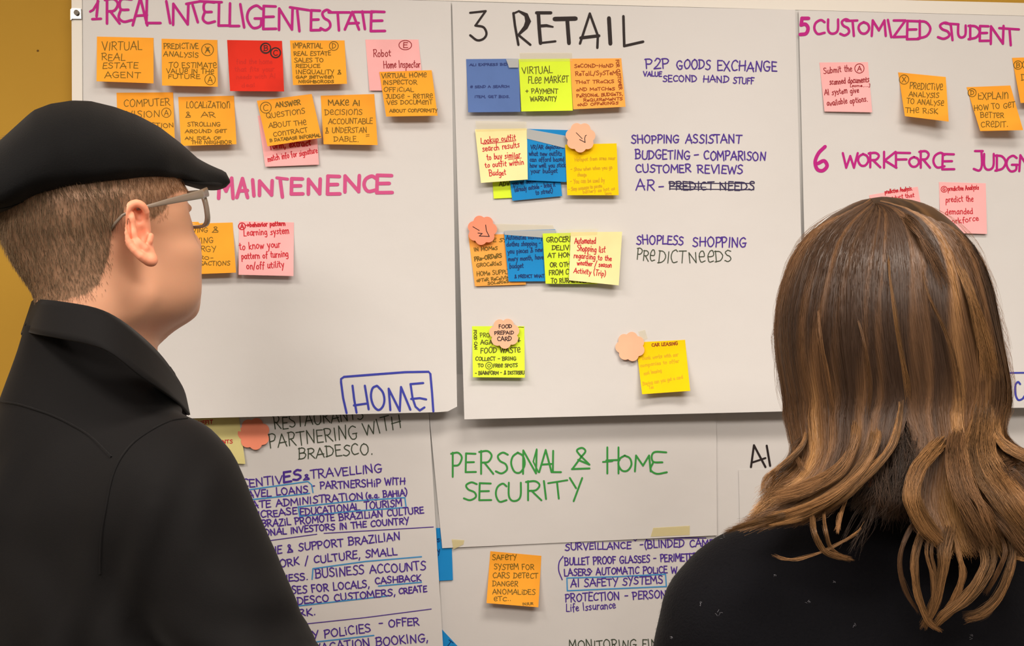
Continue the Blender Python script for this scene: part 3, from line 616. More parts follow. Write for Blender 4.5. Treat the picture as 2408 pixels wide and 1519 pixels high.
# second row
Note(SN, 'small visible part of a lime note under the red lookup outfit note', [(1156, 400), (1222, 400), (1226, 464), (1161, 467)], 'lime', R_, lift=.002).text([('ADV', 1174, 437, 1198, 437, 11)], 'deep')
Note(SN, 'blue sticky note tucked below the VR note, reading bring it to street', [(1192, 370), (1312, 366), (1322, 461), (1205, 472)], 'blue', R_, h0=.0028, lift=.002).text(
    [('you w/ outfit', 1206, 436, 1260, 429, 10), ('(already outside - bring it', 1210, 451, 1306, 438, 11), ('to street)', 1260, 458, 1300, 453, 11)], 'navy', 1.8)
n = Note(SN, 'blue sticky note about VR and AR with grey tape across its top', [(1239, 303), (1338, 306), (1332, 428), (1240, 424)], 'blue', R_, h0=.0054, lift=.003)
n.text([('VR/AR depictions', 1248, 351, 1326, 349, 10), ('what new outfits', 1244, 366, 1321, 366, 11), ('can afford based', 1246, 380, 1327, 379, 11), ('how well you stick', 1246, 394, 1330, 393, 11), ('your budget', 1248, 407, 1311, 406, 11)], 'navy', 1.9)
n5 = n
n = Note(SN, 'pale yellow sticky note in red script about looking up an outfit', [(1117, 304), (1239, 302), (1241, 422), (1131, 430)], 'pale', R_, h0=.0050, lift=.006)
n.text([('Lookup outfit', 1131, 337, 1213, 329, 14), ('search results', 1135, 356, 1222, 346, 14), ('to buy similar', 1145, 376, 1224, 370, 14), ('to outfit within', 1141, 394, 1232, 387, 13), ('Budget', 1151, 414, 1190, 411, 14)], 'red', 2.0, extra=line([(1136, 339), (1213, 331)], 1.6) + line([(1195, 375.5), (1226, 371.5)], 1.6))
n = Note(SN, 'golden yellow sticky note with faint writing, right of the VR note', [(1329, 340), (1450, 337), (1455, 459), (1334, 459)], 'yellow', R_, h0=.0088, lift=.003)
n.text([('Hotspot from area near', 1352, 379, 1447, 375, 9), ('- Show when when you go', 1342, 402, 1440, 397, 9), ('change', 1358, 414, 1379, 414, 9), ('- You can be used by', 1341, 431, 1422, 428, 10), ('- Shop manages to person', 1337, 449, 1416, 440, 9), ('battery as hot as', 1371, 455, 1446, 446, 8), ('love', 1423, 458, 1438, 457, 7)], 'faint', 1.8)
flower('salmon flower note at the golden note\'s corner, with a sketched tick', 1365, 323, 35.5, 'salmon', R_, .013, .2, line([(1355, 312), (1369, 326)], 1.6) + line([(1363, 328), (1376, 335), (1375, 326), (1376.5, 319), (1379, 318)], 1.8))
# third row
Note(SN, 'orange sticky note about homes pre-ordering groceries, left end of third row', [(1101, 552), (1222, 550), (1237, 669), (1117, 673)], 'peach', R_, lift=.003).text(
    [('FRIDGE SYS', 1116, 569, 1200, 568, 9), ('IN HOMeS', 1115, 591, 1170, 587, 9), ('PRe-ORDeRS', 1116, 614, 1180, 605, 10, 2.6), ('GROCeRIeS', 1121, 628, 1180, 623, 9), ('HOMe SUPPLY', 1121, 649, 1200, 643, 10), ('aFTeR ReCeIVING', 1121, 663, 1206, 655, 8), ('SOLaRIeS', 1147, 669, 1196, 665, 7)], 'olive', 2.0)
n = Note(SN, 'blue sticky note about automated clothes shopping, taped at its top', [(1185, 543), (1306, 539), (1312, 661), (1196, 662)], 'blue', R_, h0=.0040, lift=.003)
n.text([('Automated monthly', 1190, 564, 1276, 561, 12), ('clothes shopping -', 1191, 579, 1272, 577, 11), ('you pieces & new', 1194, 597, 1276, 591, 11), ('every month, have', 1195, 614, 1278, 609, 11), ('budget', 1198, 631, 1231, 630, 12), ('& PREDICT WHAT YOU', 1210, 654, 1300, 652, 8)], 'navy', 1.9)
n10 = n
Note(SN, 'lime sticky note reading grocery delivery at home, between blue and pale yellow notes', [(1276, 549), (1396, 546), (1406, 668), (1283, 667)], 'lime', R_, h0=.0080, lift=.003).text(
    [('GROCERIES', 1285, 570, 1358, 568, 12), ('DELIVERY', 1298, 588, 1366, 587, 11), ('AT HOME', 1288, 606, 1352, 604, 11), ('OR OTHER', 1293, 628, 1356, 626, 11), ('FROM CITY', 1291, 647, 1356, 645, 12), ('TO RURAL AREAS', 1296, 665, 1392, 664, 11)], 'deep', 2.2)
Note(SN, 'pale yellow sticky note in red script about an automated shopping list', [(1342, 546), (1463, 545), (1455, 671), (1338, 659)], 'pale', R_, h0=.0118, lift=.005).text(
    [('Automated', 1351, 573, 1401, 573, 14), ('Shopping list', 1357, 590, 1423, 594, 15), ('regarding to the', 1349, 606, 1438, 614, 13), ('weather / season', 1357, 623, 1438, 629, 12), ('Activity (Trip)', 1349, 641, 1424, 650, 13)], 'red', 2.0)
flower('salmon flower note left of the third row, with a sketched tick', 1134, 541, 35, 'coral', R_, .0062, .1, line([(1112, 533), (1127, 542)], 1.8) + line([(1142, 529), (1144, 543), (1150.6, 556), (1127, 555), (1134, 549), (1124, 548)], 2))
# fourth row
Note(SN, 'lime sticky note about food waste under the food card flower', [(1110, 767), (1233, 767), (1234, 888), (1112, 887)], 'lime', R_, lift=.007).text(
    [('AGAINST', 1130, 810, 1190, 809, 11), ('FOOD WAST\u20ac', 1130, 830, 1224, 829, 13), ('COLL\u20acCT - BRING', 1118, 848, 1214, 847, 9), ('TO', 1124, 863, 1137, 863, 8), ('FR\u20ac\u20ac SPOTS', 1160, 864, 1217, 863, 9), ('- BIAINFORM - & DISTRIBU', 1117, 881, 1233, 880, 9)], 'deep', 2.1,
    extra=ring(1150, 860, 8, 1.8) + ring(1150, 860, 3.4, 1.8) + write('FOOD CAN', 1114, 776, 1116, 822, 7, 1.8) + write('PRO', 1129, 793, 1152, 792, 10, 1.6) + line([(1212, 802), (1224, 801)], 1.6) + line([(1214, 772), (1222, 769), (1231, 770)], 1.6) + line([(1216, 795), (1220, 804), (1221, 794)], 2.4))
flower('salmon flower note reading food prepaid card, on the lime food waste note', 1186, 784, 36, 'salmon', R_, .006, .3, write('FOOD', 1173, 772, 1204, 771, 9, 1.9) + write('PREPAID', 1163, 787, 1208, 786, 9, 1.9) + write('CARD', 1170, 802, 1203, 801, 10, 2))
n = Note(SN, 'golden yellow sticky note reading car leasing, lowest on the retail sheet', [(1495, 805), (1611, 799), (1623, 919), (1510, 927)], 'yellow', R_, lift=.009, curl=.004)
n.text([('Bank works with car', 1511, 846, 1595, 837, 9), ('companies to offer', 1506, 863, 1597, 852, 9), ('cool leasing', 1514, 882, 1556, 874, 9), ('Buying can you get a card', 1512, 906, 1606, 890, 9), ('Tax', 1526, 914, 1537, 913, 8)], 'faint', 1.8)
ink('handwriting', write('CAR LEASING', 1533, 815, 1594, 811, 8, 1.9), n.pt, I['brown'], n.o)
flower('blank salmon flower note at the corner of the car leasing note', 1482, 815, 35, 'salmon', R_, .0035, .5)
# right sheet
Note(SN, 'pink sticky note reading submit the scanned documents, leftmost on the right sheet', [(1927, 147), (2041, 146), (2051, 264), (1939, 262)], 'pink', C_, lift=.004).text(
    [('Submit the', 1937, 173, 2004, 168, 15), ('scanned documents', 1951, 199, 2044, 193, 14), ('[some....]', 1999, 204, 2046, 204, 7, 1.5), ('AI system give', 1939, 224, 2020, 217, 14), ('available options.', 1945, 249, 2041, 238, 14)], 'maroon', 1.9, extra=circled('A', 2021, 161, 11))
Note(SN, 'orange sticky note reading predictive analysis to analyse the risk', [(2112, 170), (2224, 181), (2231, 286), (2128, 273)], 'orange', C_, lift=.012, curl=.003).text(
    [('PR\u20acDICTiV\u20ac', 2139, 209, 2217, 212, 15), ('ANALYSIS', 2137, 227, 2208, 230, 12), ('TO ANALYS\u20ac', 2132, 243, 2219, 249, 12), ('TH\u20ac RiSK', 2129, 264, 2206, 268, 12)], 'olive', extra=circled('X', 2126, 187, 11))
Note(SN, 'orange sticky note reading explain how to get better credit', [(2273, 205), (2376, 201), (2406, 306), (2305, 308)], 'orange', C_, lift=.012, curl=.002).text(
    [('EXPLAI\u03b7', 2300, 234, 2372, 232, 16), ('HOW TO G\u20acT', 2291, 260, 2387, 252, 13), ('B\u20acTT\u20acR', 2306, 277, 2361, 277, 13), ('CR\u20acDIT.', 2307, 299, 2371, 298, 13)], 'olive', extra=circled('D', 2286, 218, 9.5))
Note(SN, 'orange sticky note cut by the right photo edge, marked B in a circle', [(2380, 136), (2508, 132), (2520, 240), (2400, 242)], 'orange', C_, h0=.001, lift=.010).text(
    [('DEVELOP', 2402, 190, 2480, 188, 14)], 'olive', extra=circled('B', 2394, 153, 10) + ring(2414, 152, 10))
Note(SN, 'pink sticky note mostly hidden behind the top of the woman\'s head', [(2044, 459), (2158, 439), (2178, 550), (2062, 570)], 'pink', C_, lift=.004).text(
    [('predictive Analysis.', 2081, 456, 2146, 447, 10), ('product that', 2086, 471, 2150, 463, 10)], 'red', 1.8)
Note(SN, 'pink sticky note reading predict the demanded workforce, right of the woman\'s head', [(2208, 428), (2318, 431), (2321, 550), (2212, 547)], 'pink', C_, lift=.004).text(
    [('predictive Analysis', 2229, 449, 2302, 445, 11), ('predict the', 2224, 476, 2289, 473, 15), ('demanded', 2223, 505, 2288, 502, 14), ('workforce', 2226, 529, 2302, 518, 14)], 'red', 1.9, extra=circled('G', 2220, 445, 7))
# lower part
Note(SN, 'orange sticky note reading safety system for cars, left of the surveillance list', [(1153, 1296), (1273, 1307), (1266, 1428), (1144, 1418)], 'orange', S_low, lift=.011).text(
    [('SAF\u20acTY', 1158, 1317, 1215, 1316, 12), ('SYST\u20acM FOR', 1162, 1339, 1256, 1339, 13), ('CARS D\u20acT\u20acCT', 1159, 1359, 1265, 1360, 13), ('DANG\u20acR', 1158, 1379, 1218, 1379, 12), ('ANOMALiDES', 1158, 1397, 1259, 1398, 12), ('\u20acTC..', 1161, 1413, 1202, 1413, 10), ('INSUR', 1229, 1423, 1254, 1422, 6, 1.5)], 'olive')
Note(SN, 'blue sticky note half hidden behind the right edge of the travelling list', [(952, 1243), (1061, 1241), (1065, 1364), (958, 1370)], 'blue', S_low, h0=.0006, lift=.0018).text(
    [('person', 1000, 1276, 1056, 1273, 14), ('only', 1004, 1302, 1036, 1300, 16)], 'navy', 2)
Note(SN, 'tip of a blue sticky note at the bottom edge beside the travelling list', [(1030, 1470), (1152, 1600), (1062, 1690), (945, 1560)], 'blue', S_low, h0=.0006, lift=.0016).text([('To', 1048, 1516, 1066, 1530, 14)], 'navy', 2)
n = Note(SN, 'pale yellow note behind the man\'s shoulder, under the HOME sheet', [(448, 960), (560, 966), (577, 1091), (462, 1086)], 'dull', S_list, lift=.003)
n.text([('BENEFIT', 452, 998, 500, 996, 9), ('DISCOUNTS', 476, 1045, 547, 1042, 9)], 'red', 1.9)
flower('coral flower note peeking out under the HOME sheet', 597, 1020, 38, 'coral', S_list, .0008, .4)

# ------------------------------------------------------------------ tape pieces
def tape(label, quad, sheet, h, m, cat='tape'):
    n = Note.__new__(Note); n.q = [np.array(p, float) for p in quad]; n.sh = sheet; n.h0 = h; n.lift = 0; n.curl = 0
    n.dn = (n.q[3] - n.q[0] + n.q[2] - n.q[1]) / 2; n.ac = (n.q[1] - n.q[0] + n.q[2] - n.q[3]) / 2
    a, b, c, d = n.q; V = []; k = 6
    for j in range(3):
        for i in range(k + 1):
            u, v = i / k, j / 2; p = (a * (1 - u) + b * u) * (1 - v) + (d * (1 - u) + c * u) * v; V.append(n.pt(p[0], p[1]))
    f = [(j * (k + 1) + i, (j + 1) * (k + 1) + i, (j + 1) * (k + 1) + i + 1, j * (k + 1) + i + 1) for j in range(2) for i in range(k)]
    o = mesh_obj('tape_strip', V, np.array(f), m); tag(o, label, cat, 'tape strips on the sheets'); return o
tape('grey tape piece on the corner of the dull blue note', [(1190, 139), (1219, 138), (1219, 159), (1197, 159)], R_, .0032, M_tapeg)
tape('wide grey tape strip slanting across the blue VR note', [(1239, 303), (1340, 321), (1332, 349), (1239, 326)], n5, .0006, M_tapeg)
tape('grey tape strip along the top of the blue clothes shopping note', [(1185, 543), (1306, 540), (1306, 561), (1187, 552)], n10, .0006, M_tapeg)
tape('faint yellowish tape above the lime flea market note', [(1222, 124), (1345, 124), (1346, 144), (1223, 145)], R_, .0012, M_tape)
tape('faint yellowish tape above the pale lookup outfit note', [(1118, 284), (1238, 286), (1238, 306), (1120, 310)], R_, .0052, M_tape)
tape('faint yellowish tape above the blue clothes shopping note', [(1164, 526), (1300, 529), (1306, 543), (1168, 545)], R_, .0012, M_tape)
tape('faint yellowish tape above the automated shopping list note', [(1312, 540), (1406, 538), (1404, 552), (1318, 556)], R_, .0126, M_tape)
tape('tiny faint tape corner above the car leasing note', [(1501, 779), (1517, 775), (1523, 796), (1508, 803)], R_, .0012, M_tape)
tape('pale yellow tape strip joining the sheets above the surveillance list', [(1536, 1241), (1622, 1236), (1622, 1258), (1530, 1262)], S_head, .0006, M_tapey)
tape('short pale tape at the left end of the green heading sheet', [(1062, 1268), (1092, 1270), (1090, 1280), (1066, 1292)], S_low, .0040, M_tapey)
from mathutils.bvhtree import BVHTree
# ------------------------------------------------------------------ the man in the black cap
M_skin = mat('skin', (222, 165, 130), .5, spec=.35, sss=.25, attr='tint', bump=(240, .12, .0006))
M_cap = mat('black_wool', (17, 17, 18), .95, sheen=.06, spec=.12, bump=(700, .5, .0008))
M_shirt = mat('black_cotton', (15, 14, 15), .8, sheen=.05, spec=.15, bump=(900, .25, .0004))
M_shairs = mat('short_hair', (120, 96, 72), .6, attr='tint', spec=.25)
M_gframe = mat('clear_grey_acetate', (158, 144, 130), .18, spec=.5, trans=.35)
M_lens = mat('lens_glass', (250, 250, 250), .02, spec=.5, trans=1.0, ior=1.02)
M_eye = mat('eye_white', (228, 220, 212), .2); M_iris = mat('iris', (70, 80, 84), .15)
M_trous = mat('dark_trousers', (34, 35, 42), .85, bump=(500, .3, .0005)); M_shoe = mat('shoe_leather', (24, 22, 22), .35)

a_, p_ = math.radians(50), math.radians(13)
HF = np.array((math.cos(p_) * math.cos(a_), math.cos(p_) * math.sin(a_), math.sin(p_)))
HS = np.array((math.sin(a_), -math.cos(a_), 0.0))
HU = np.cross(HS, HF); HU = HU if HU[2] > 0 else -HU
HC = np.array(P(228, 550, -.45))
def hw(f, s, u): return tuple(HC + HF * f + HS * s + HU * u)
man = empty('person', (HC[0] - .02, HC[1], 0)); tag(man, 'man in black flat cap, clear glasses and black shirt, looking up at the sheets', 'person')

def head_parts(k=1.0, fem=False):
    e = lambda c, r: s_ell([x * k for x in c], [x * k for x in r]); c = lambda a, b, ra, rb: s_cap([x * k for x in a], [x * k for x in b], ra * k, rb * k)
    L = [(e((-.010, 0, .032), (.100, .077, .086)), 0), (e((.030, 0, .040), (.062, .066, .062)), .02), (e((.040, 0, -.030), (.052, .060, .066)), .03)]
    for s in (-1, 1):
        L += [(e((.052, s * .043, -.026), (.030, .023, .026)), .03), (c((.002, s * .054, -.062), (.074, s * .014, -.108), .019, .017), .03),
              (c((.086, s * .010, .020), (.066, s * .046, .018), .010, .009), .02)]
    for s in (-1, 1): L += [(e((.050, s * .040, -.058), (.030, .023, .034)), .03)]
    L += [(e((.036, 0, -.072), (.050, .050, .044)), .03), (e((.083, 0, -.106), (.017, .022, .017)), .02), (e((.074, 0, -.068), (.028, .032, .032)), .02)]
    for s in (-1, 1): L += [(e((.096, s * .031, .003), (.014, .016, .011)), .012, 'sub'), (e((.074, s * .031, .002), (.0125, .0125, .0125)), .004)]
    for s in (-1, 1): L += [(e((.0865, s * .031, .0105), (.008, .016, .005)), .006)]
    L += [(c((.090, 0, .014), (.116, 0, -.030), .0065, .0095), .014)]
    for s in (-1, 1): L += [(e((.105, s * .012, -.036), (.010, .007, .008)), .008), (e((.109, s * .0065, -.043), (.004, .0035, .004)), .003, 'sub')]
    L += [(e((.098, 0, -.065), (.009, .025, .0055)), .008), (e((.096, 0, -.078), (.009, .021, .0065)), .008), (e((.107, 0, -.0712), (.010, .024, .0012)), .004, 'sub')]
    return L
def npt(px, py, y): return np.array(P(px, py, y))
# neck in world, then the whole figure as ONE surface
hd = in_frame(blend(head_parts(.98)), HC, HF, HS, HU)
BR = np.array((.77, -.64, 0)); BF = np.array((.64, .77, 0)); BO = np.array((-.398, -.45, 0))
def bw(r, f, z): return tuple(BO + BR * r + BF * f + np.array((0, 0, z)))
neck = s_cap(tuple(np.array(hw(-.030, 0, -.035))), bw(.0, -.02, 1.47), .056, .056)
neck2 = s_cap(tuple(np.array(hw(.02, .0, -.085))), bw(.0, .008, 1.47), .040, .044)
elb_r, hand_r = np.array(P(742, 1900, -.60)), np.array(bw(.02, .30, 1.13))
elb_l, hand_l = np.array(bw(-.27, .06, 1.16)), np.array(bw(-.02, .34, 1.09))
shr, shl = np.array(bw(.150, -.005, 1.425)), np.array(bw(-.175, -.005, 1.425))
def hand_parts(h, d, up, out, s=1.0):
    """palm and five bent fingers; h wrist, d finger direction, up = back of the hand, out = thumb side"""
    d = d / np.linalg.norm(d); L = [(s_cap(h, h + d * .055 * s, .024 * s, .026 * s), .012)]
    for i, (o, ln) in enumerate(((-.027, .058), (-.009, .072), (.009, .078), (.027, .070))):
        b = h + d * .075 * s + out * o * s; m = b + d * ln * .55 * s - up * .006; t = m + d * ln * .4 * s - up * .022
        L += [(s_cap(h + d * .035 * s + out * o * .7, b, .012, .0095), .008), (s_cap(b, m, .0095, .0085), .003), (s_cap(m, t, .0085, .007), .003)]
    b = h + d * .02 * s + out * .024; m = b + d * .035 + out * .022; t = m + d * .03 - up * .008
    L += [(s_cap(b, m, .013, .010), .008), (s_cap(m, t, .010, .0085), .003)]
    return L
arm_l = [(s_cap(elb_r + (0, 0, 0), hand_r, .040, .028), .02), (s_cap(elb_l, hand_l, .040, .028), .02)]
arm_l += hand_parts(hand_r, -BR * .8 + BF * .3, np.array((0, 0, 1.)), BF) + hand_parts(hand_l, BR * .8 + BF * .3, np.array((0, 0, 1.)), BF)
body = blend([(s_ell(bw(0, 0, 1.18), (.105, .085, .26)), 0), (s_cap(shl, shr, .038, .038), .05), (neck, .03), (s_cap(shr, elb_r, .036, .034), .02), (s_cap(shl, elb_l, .038, .034), .02)] + arm_l)
def man_f(X, Y, Z):
    return smin(smin(hd(X, Y, Z), smin(neck(X, Y, Z), neck2(X, Y, Z), .03), .035), body(X, Y, Z), .03)
# fine head + neck, coarser body below; both cut at the same plane inside the collar and welded by overlap
V1, F1 = surface_nets(lambda X, Y, Z: np.maximum(man_f(X, Y, Z), 1.485 - Z), (-.56, -.62, 1.475), (-.24, -.26, 1.86), .0028)
V2, F2 = surface_nets(lambda X, Y, Z: np.maximum(man_f(X, Y, Z), Z - 1.495), (-.80, -.86, .86), (.12, .0, 1.51), .007)
RL = [(470, -8), (510, 0), (560, 3), (600, 19), (640, 43), (670, 64), (703, 82), (740, 84)]
RR = [(470, 445), (500, 452), (530, 458), (560, 467), (575, 475), (600, 476), (640, 474), (680, 475), (700, 474), (720, 472), (740, 467), (750, 458), (762, 438), (772, 418), (785, 402), (800, 390), (830, 378), (870, 372)]
RL += [(760, 90), (800, 98), (860, 106)]
def edges(V, nm):
    p = proj(V)
    print(nm, [(y, int(p[abs(p[:, 1] - y) < 5, 0].min()), int(p[abs(p[:, 1] - y) < 5, 0].max())) for y in range(460, 900, 40) if (abs(p[:, 1] - y) < 5).any()])

# hair region (photo outline of the cropped hair on the near side, mirrored on the far side)
def in_poly(pts, poly):
    poly = np.array(poly, float); x, y = pts[:, 0], pts[:, 1]; ins = np.zeros(len(pts), bool); j = len(poly) - 1
    for i in range(len(poly)):
        c = ((poly[i, 1] > y) != (poly[j, 1] > y)) & (x < (poly[j, 0] - poly[i, 0]) * (y - poly[i, 1]) / (poly[j, 1] - poly[i, 1] + 1e-9) + poly[i, 0]); ins ^= c; j = i
    return ins
HAIR = [(-90, 300), (460, 300), (440, 447), (415, 452), (395, 462), (392, 490), (372, 508), (350, 512), (345, 490), (320, 478), (296, 488), (282, 520), (262, 545), (258, 590), (246, 630), (232, 668), (205, 692), (150, 706), (60, 712), (-90, 690)]
def hair_mask(V):
    l = (V - HC) @ np.stack([HF, HS, HU], 1); m = l.copy(); m[:, 1] = abs(l[:, 1])
    W = HC + m @ np.stack([HF, HS, HU]); return in_poly(proj(W), HAIR) & (l[:, 2] > -.16)
RR += [(1050, 380)]; RL += [(1050, 112)]
V1 = fit_edges(V1, RL, RR)
V2 = fit_edges(V2, None, [(880, 372), (985, 380), (1000, 400), (1100, 470), (1180, 520), (1260, 560), (1340, 600), (1420, 640), (1500, 680), (1560, 700)])

SK = np.array(lin((222, 166, 134))); SK2 = np.array(lin((214, 140, 104))); HRC = np.array(lin((124, 100, 76)))
def skin_cols(V):
    l = (V - HC) @ np.stack([HF, HS, HU], 1); c = np.tile(SK, (len(V), 1))
    st = np.exp(-((l[:, 2] + .09) / .035) ** 2) * np.clip((l[:, 0] - .0) / .03, 0, 1) * (l[:, 2] < 0)
    c = c * (1 - .06 * st[:, None]) # shaven beard area
    lip = (np.abs(l[:, 1]) < .024) & (l[:, 0] > .09) & (abs(l[:, 2] + .0705) < .011); c[lip] = np.array(lin((196, 110, 100)))
    br = (l[:, 0] > .05) & (abs(l[:, 2] - .022) < .005) & (abs(l[:, 1]) > .014) & (abs(l[:, 1]) < .05); c[br] = HRC * .8
    h = hair_mask(V).astype(float); 
    return c * (1 - .75 * h[:, None]) + HRC * .75 * h[:, None]
V = np.vstack([V1, V2]); Fm = np.vstack([F1, F2 + len(V1)])
# ears: own fine sculpt, drawn where the photograph shows the near ear, mirrored to the far side
def ear_f():
    y0 = -.5245; e = lambda px, py, dy: npt(px, py, y0 + dy)
    hx = [(340, 536, .012), (341, 515, .008), (342, 498, .003), (334, 484, -.001), (320, 478, -.004), (303, 486, -.007), (292, 505, -.010), (289, 525, -.011), (293, 548, -.012), (303, 570, -.011), (316, 588, -.010), (331, 602, -.008), (346, 612, -.004), (357, 615, -.001)]
    L = []
    hp = catmull([(x, y) for x, y, _ in hx], 2); hz = np.interp(np.linspace(0, 1, len(hp)), np.linspace(0, 1, len(hx)), [h[2] for h in hx])
    for i in range(len(hp) - 1):
        r = .0034 if i < len(hp) * .8 else .0040
        L.append((s_cap(e(*hp[i], hz[i]), e(*hp[i + 1], hz[i + 1]), r, r), .0015))
    # back plate joining helix to the head
    for (a, b, d1, d2, r) in (((318, 500), (305, 545), .004, .001, .0050), ((305, 545), (335, 590), .001, .004, .0050), ((330, 500), (345, 590), .014, .012, .0065), ((345, 590), (352, 606), .006, .004, .0058), ((325, 520), (330, 580), .009, .007, .006)):
        L.append((s_cap(e(*a, d1), e(*b, d2), r, r), .006))
    for (a, b, d1, d2, r) in (((309, 515), (313, 548), -.006, -.006, .0032), ((313, 548), (326, 572), -.006, -.005, .0032), ((326, 572), (341, 584), -.005, -.003, .0036), ((309, 515), (322, 497), -.006, -.002, .0026)):
        L.append((s_cap(e(*a, d1), e(*b, d2), r, r), .004))
    L.append((s_cap(e(344, 598, .004), e(355, 610, .001), .0048, .0042), .006))
    L.append((s_cap(e(353, 556, .0045), e(351, 566, .0035), .0036, .0036), .004))       # tragus
    L.append((s_ell(e(334, 553, .001), (.0038, .006, .0075)), .004, 'sub'))        # concha
    L.append((s_ell(e(325, 506, .0), (.0032, .005, .0065)), .004, 'sub'))         # hollow under the helix
    L.append((s_cap(e(301, 512, -.008), e(306, 560, -.010), .0012, .0012), .002, 'sub'))
    return blend(L)
ev, ef = surface_nets(ear_f(), npt(275, 632, -.56) - (0, .0, .0), npt(400, 466, -.50) + (0, 0, 0), .0010)
_l = (ev - HC) @ np.stack([HF, HS, HU], 1); _h = (V1 - HC) @ np.stack([HF, HS, HU], 1)
m_ = (abs(_h[:, 0] - _l[:, 0].mean()) < .02) & (abs(_h[:, 2] - _l[:, 2].mean()) < .02); print('ear S', _l.min(0), _l.max(0), 'head S', _h[m_, 1].max(), -_h[m_, 1].min(), 'F', _l[:, 0].mean(), _l[:, 2].mean())
lm = (ev - HC) @ np.stack([HF, HS, HU], 1); lm[:, 1] = -(lm[:, 1] - .016); ev2 = HC + lm @ np.stack([HF, HS, HU])
V = np.vstack([V, ev, ev2]); n0 = len(V1) + len(V2); Fm = np.vstack([Fm, ef + n0, ef[:, ::-1] + n0 + len(ev)])
C = skin_cols(V); ec = np.array(lin((236, 158, 126))); C[n0:] = ec
o_body = mesh_obj('body', V, Fm, M_skin, man, colors=C)
# cropped hair: short fibres growing out of the scalp
def fibres(name, V, Fq, mask, n, length, rad, flow, colf, m, parent, seed=1, lift=.3, jitter=.5, seg=3):
    r = np.random.default_rng(seed); fm = mask[Fq].all(1); Q = Fq[fm]
    a, b, c, d = (V[Q[:, i]] for i in range(4)); nrm = np.cross(c - a, d - b); ar = np.linalg.norm(nrm, axis=1) + 1e-12; nn = nrm / ar[:, None]
    pick = r.choice(len(Q), n, p=ar / ar.sum()); u = r.random((n, 1)); v = r.random((n, 1))
    p0 = (a[pick] * (1 - u) + b[pick] * u) * (1 - v) + (d[pick] * (1 - u) + c[pick] * u) * v; N = nn[pick]
    fl = flow(p0); fl = fl - N * (fl * N).sum(1, keepdims=True); fl /= np.linalg.norm(fl, axis=1, keepdims=True) + 1e-9
    dr = fl + N * lift + r.normal(0, jitter * .3, (n, 3)); dr /= np.linalg.norm(dr, axis=1, keepdims=True)
    ln = length(p0) * r.uniform(.6, 1.15, n)
    pts = [p0 - N * .0008]
    for k in range(1, seg + 1): pts.append(p0 + dr * (ln * k / seg)[:, None] - N * (.25 * ln * (k / seg) ** 2 * lift)[:, None])
    pts = np.stack(pts, 1)
    return tubes(name, pts, np.full(n, rad), colf(p0, r), m, parent)
def tubes(name, pts, rad, cols, m, parent, taper=.25, sides=3):
    """pts n,k,3 -> one mesh of thin closed fibres"""
    n, k, _ = pts.shape
    t = np.gradient(pts, axis=1); t /= np.linalg.norm(t, axis=2, keepdims=True) + 1e-9
    ref = np.array((.31, .83, .46)); s1 = np.cross(t, ref); s1 /= np.linalg.norm(s1, axis=2, keepdims=True) + 1e-9; s2 = np.cross(t, s1)
    tt = np.linspace(0, 1, k)[None, :, None]; rr = np.asarray(rad).reshape(n, 1, 1) * (1 - (1 - taper) * tt ** 2)
    V = np.stack([pts + rr * (math.cos(2 * math.pi * j / sides) * s1 + math.sin(2 * math.pi * j / sides) * s2) for j in range(sides)], 2)
    idx = np.arange(n * k * sides).reshape(n, k, sides)
    Fs = [np.stack([idx[:, :-1, j], idx[:, :-1, (j + 1) % sides], idx[:, 1:, (j + 1) % sides], idx[:, 1:, j]], -1).reshape(-1, 4) for j in range(sides)]
    cc = np.repeat(np.asarray(cols).reshape(n, -1, 1, 3) * np.ones((1, k, 1, 1)), sides, axis=2).reshape(-1, 3)
    return mesh_obj(name, V.reshape(-1, 3), np.concatenate(Fs), m, parent, colors=cc)
hm = hair_mask(V1)
_h = HAIR; HAIR = [(-90, 300), (460, 300), (444, 450), (420, 462), (405, 480), (398, 512), (376, 524), (350, 520), (345, 490), (320, 478), (296, 488), (284, 530), (272, 560), (268, 600), (262, 650), (246, 700), (212, 716), (150, 724), (60, 735), (-90, 730)]
hm2 = hair_mask(V1); HAIR = _h
def flow_man(p):
    l = (p - HC) @ np.stack([HF, HS, HU], 1)
    d = -.35 * HF[None] * (l[:, 0:1] > -.03) - HU[None]; return d
def len_man(p):
    q = proj(p); l = (p - HC) @ np.stack([HF, HS, HU], 1)
    k = .005 + .010 * np.clip((q[:, 1] * -1 + 700) / 200, 0, 1) * np.clip((.02 - l[:, 0]) / .05, .25, 1); return k
def col_man(p, r):
    n = len(p); b = np.array(lin((114, 93, 71))); v = r.uniform(.55, 1.5, (n, 1)); l = (p - HC) @ np.stack([HF, HS, HU], 1)
    edge = np.clip((l[:, 0:1] + .01) / .06, 0, 1)
    return b * v * (1 - edge) + np.array(lin((150, 110, 78))) * v * edge
o = fibres('hair', V1, F1, hm, 15000, len_man, .00019, flow_man, col_man, M_shairs, man, lift=.32); o['kind'] = 'stuff'
o = fibres('stubble', V1, F1, hm2, 9000, lambda p: np.full(len(p), .0045), .00013, flow_man, col_man, M_shairs, man, seed=4, lift=.2); o['kind'] = 'stuff'

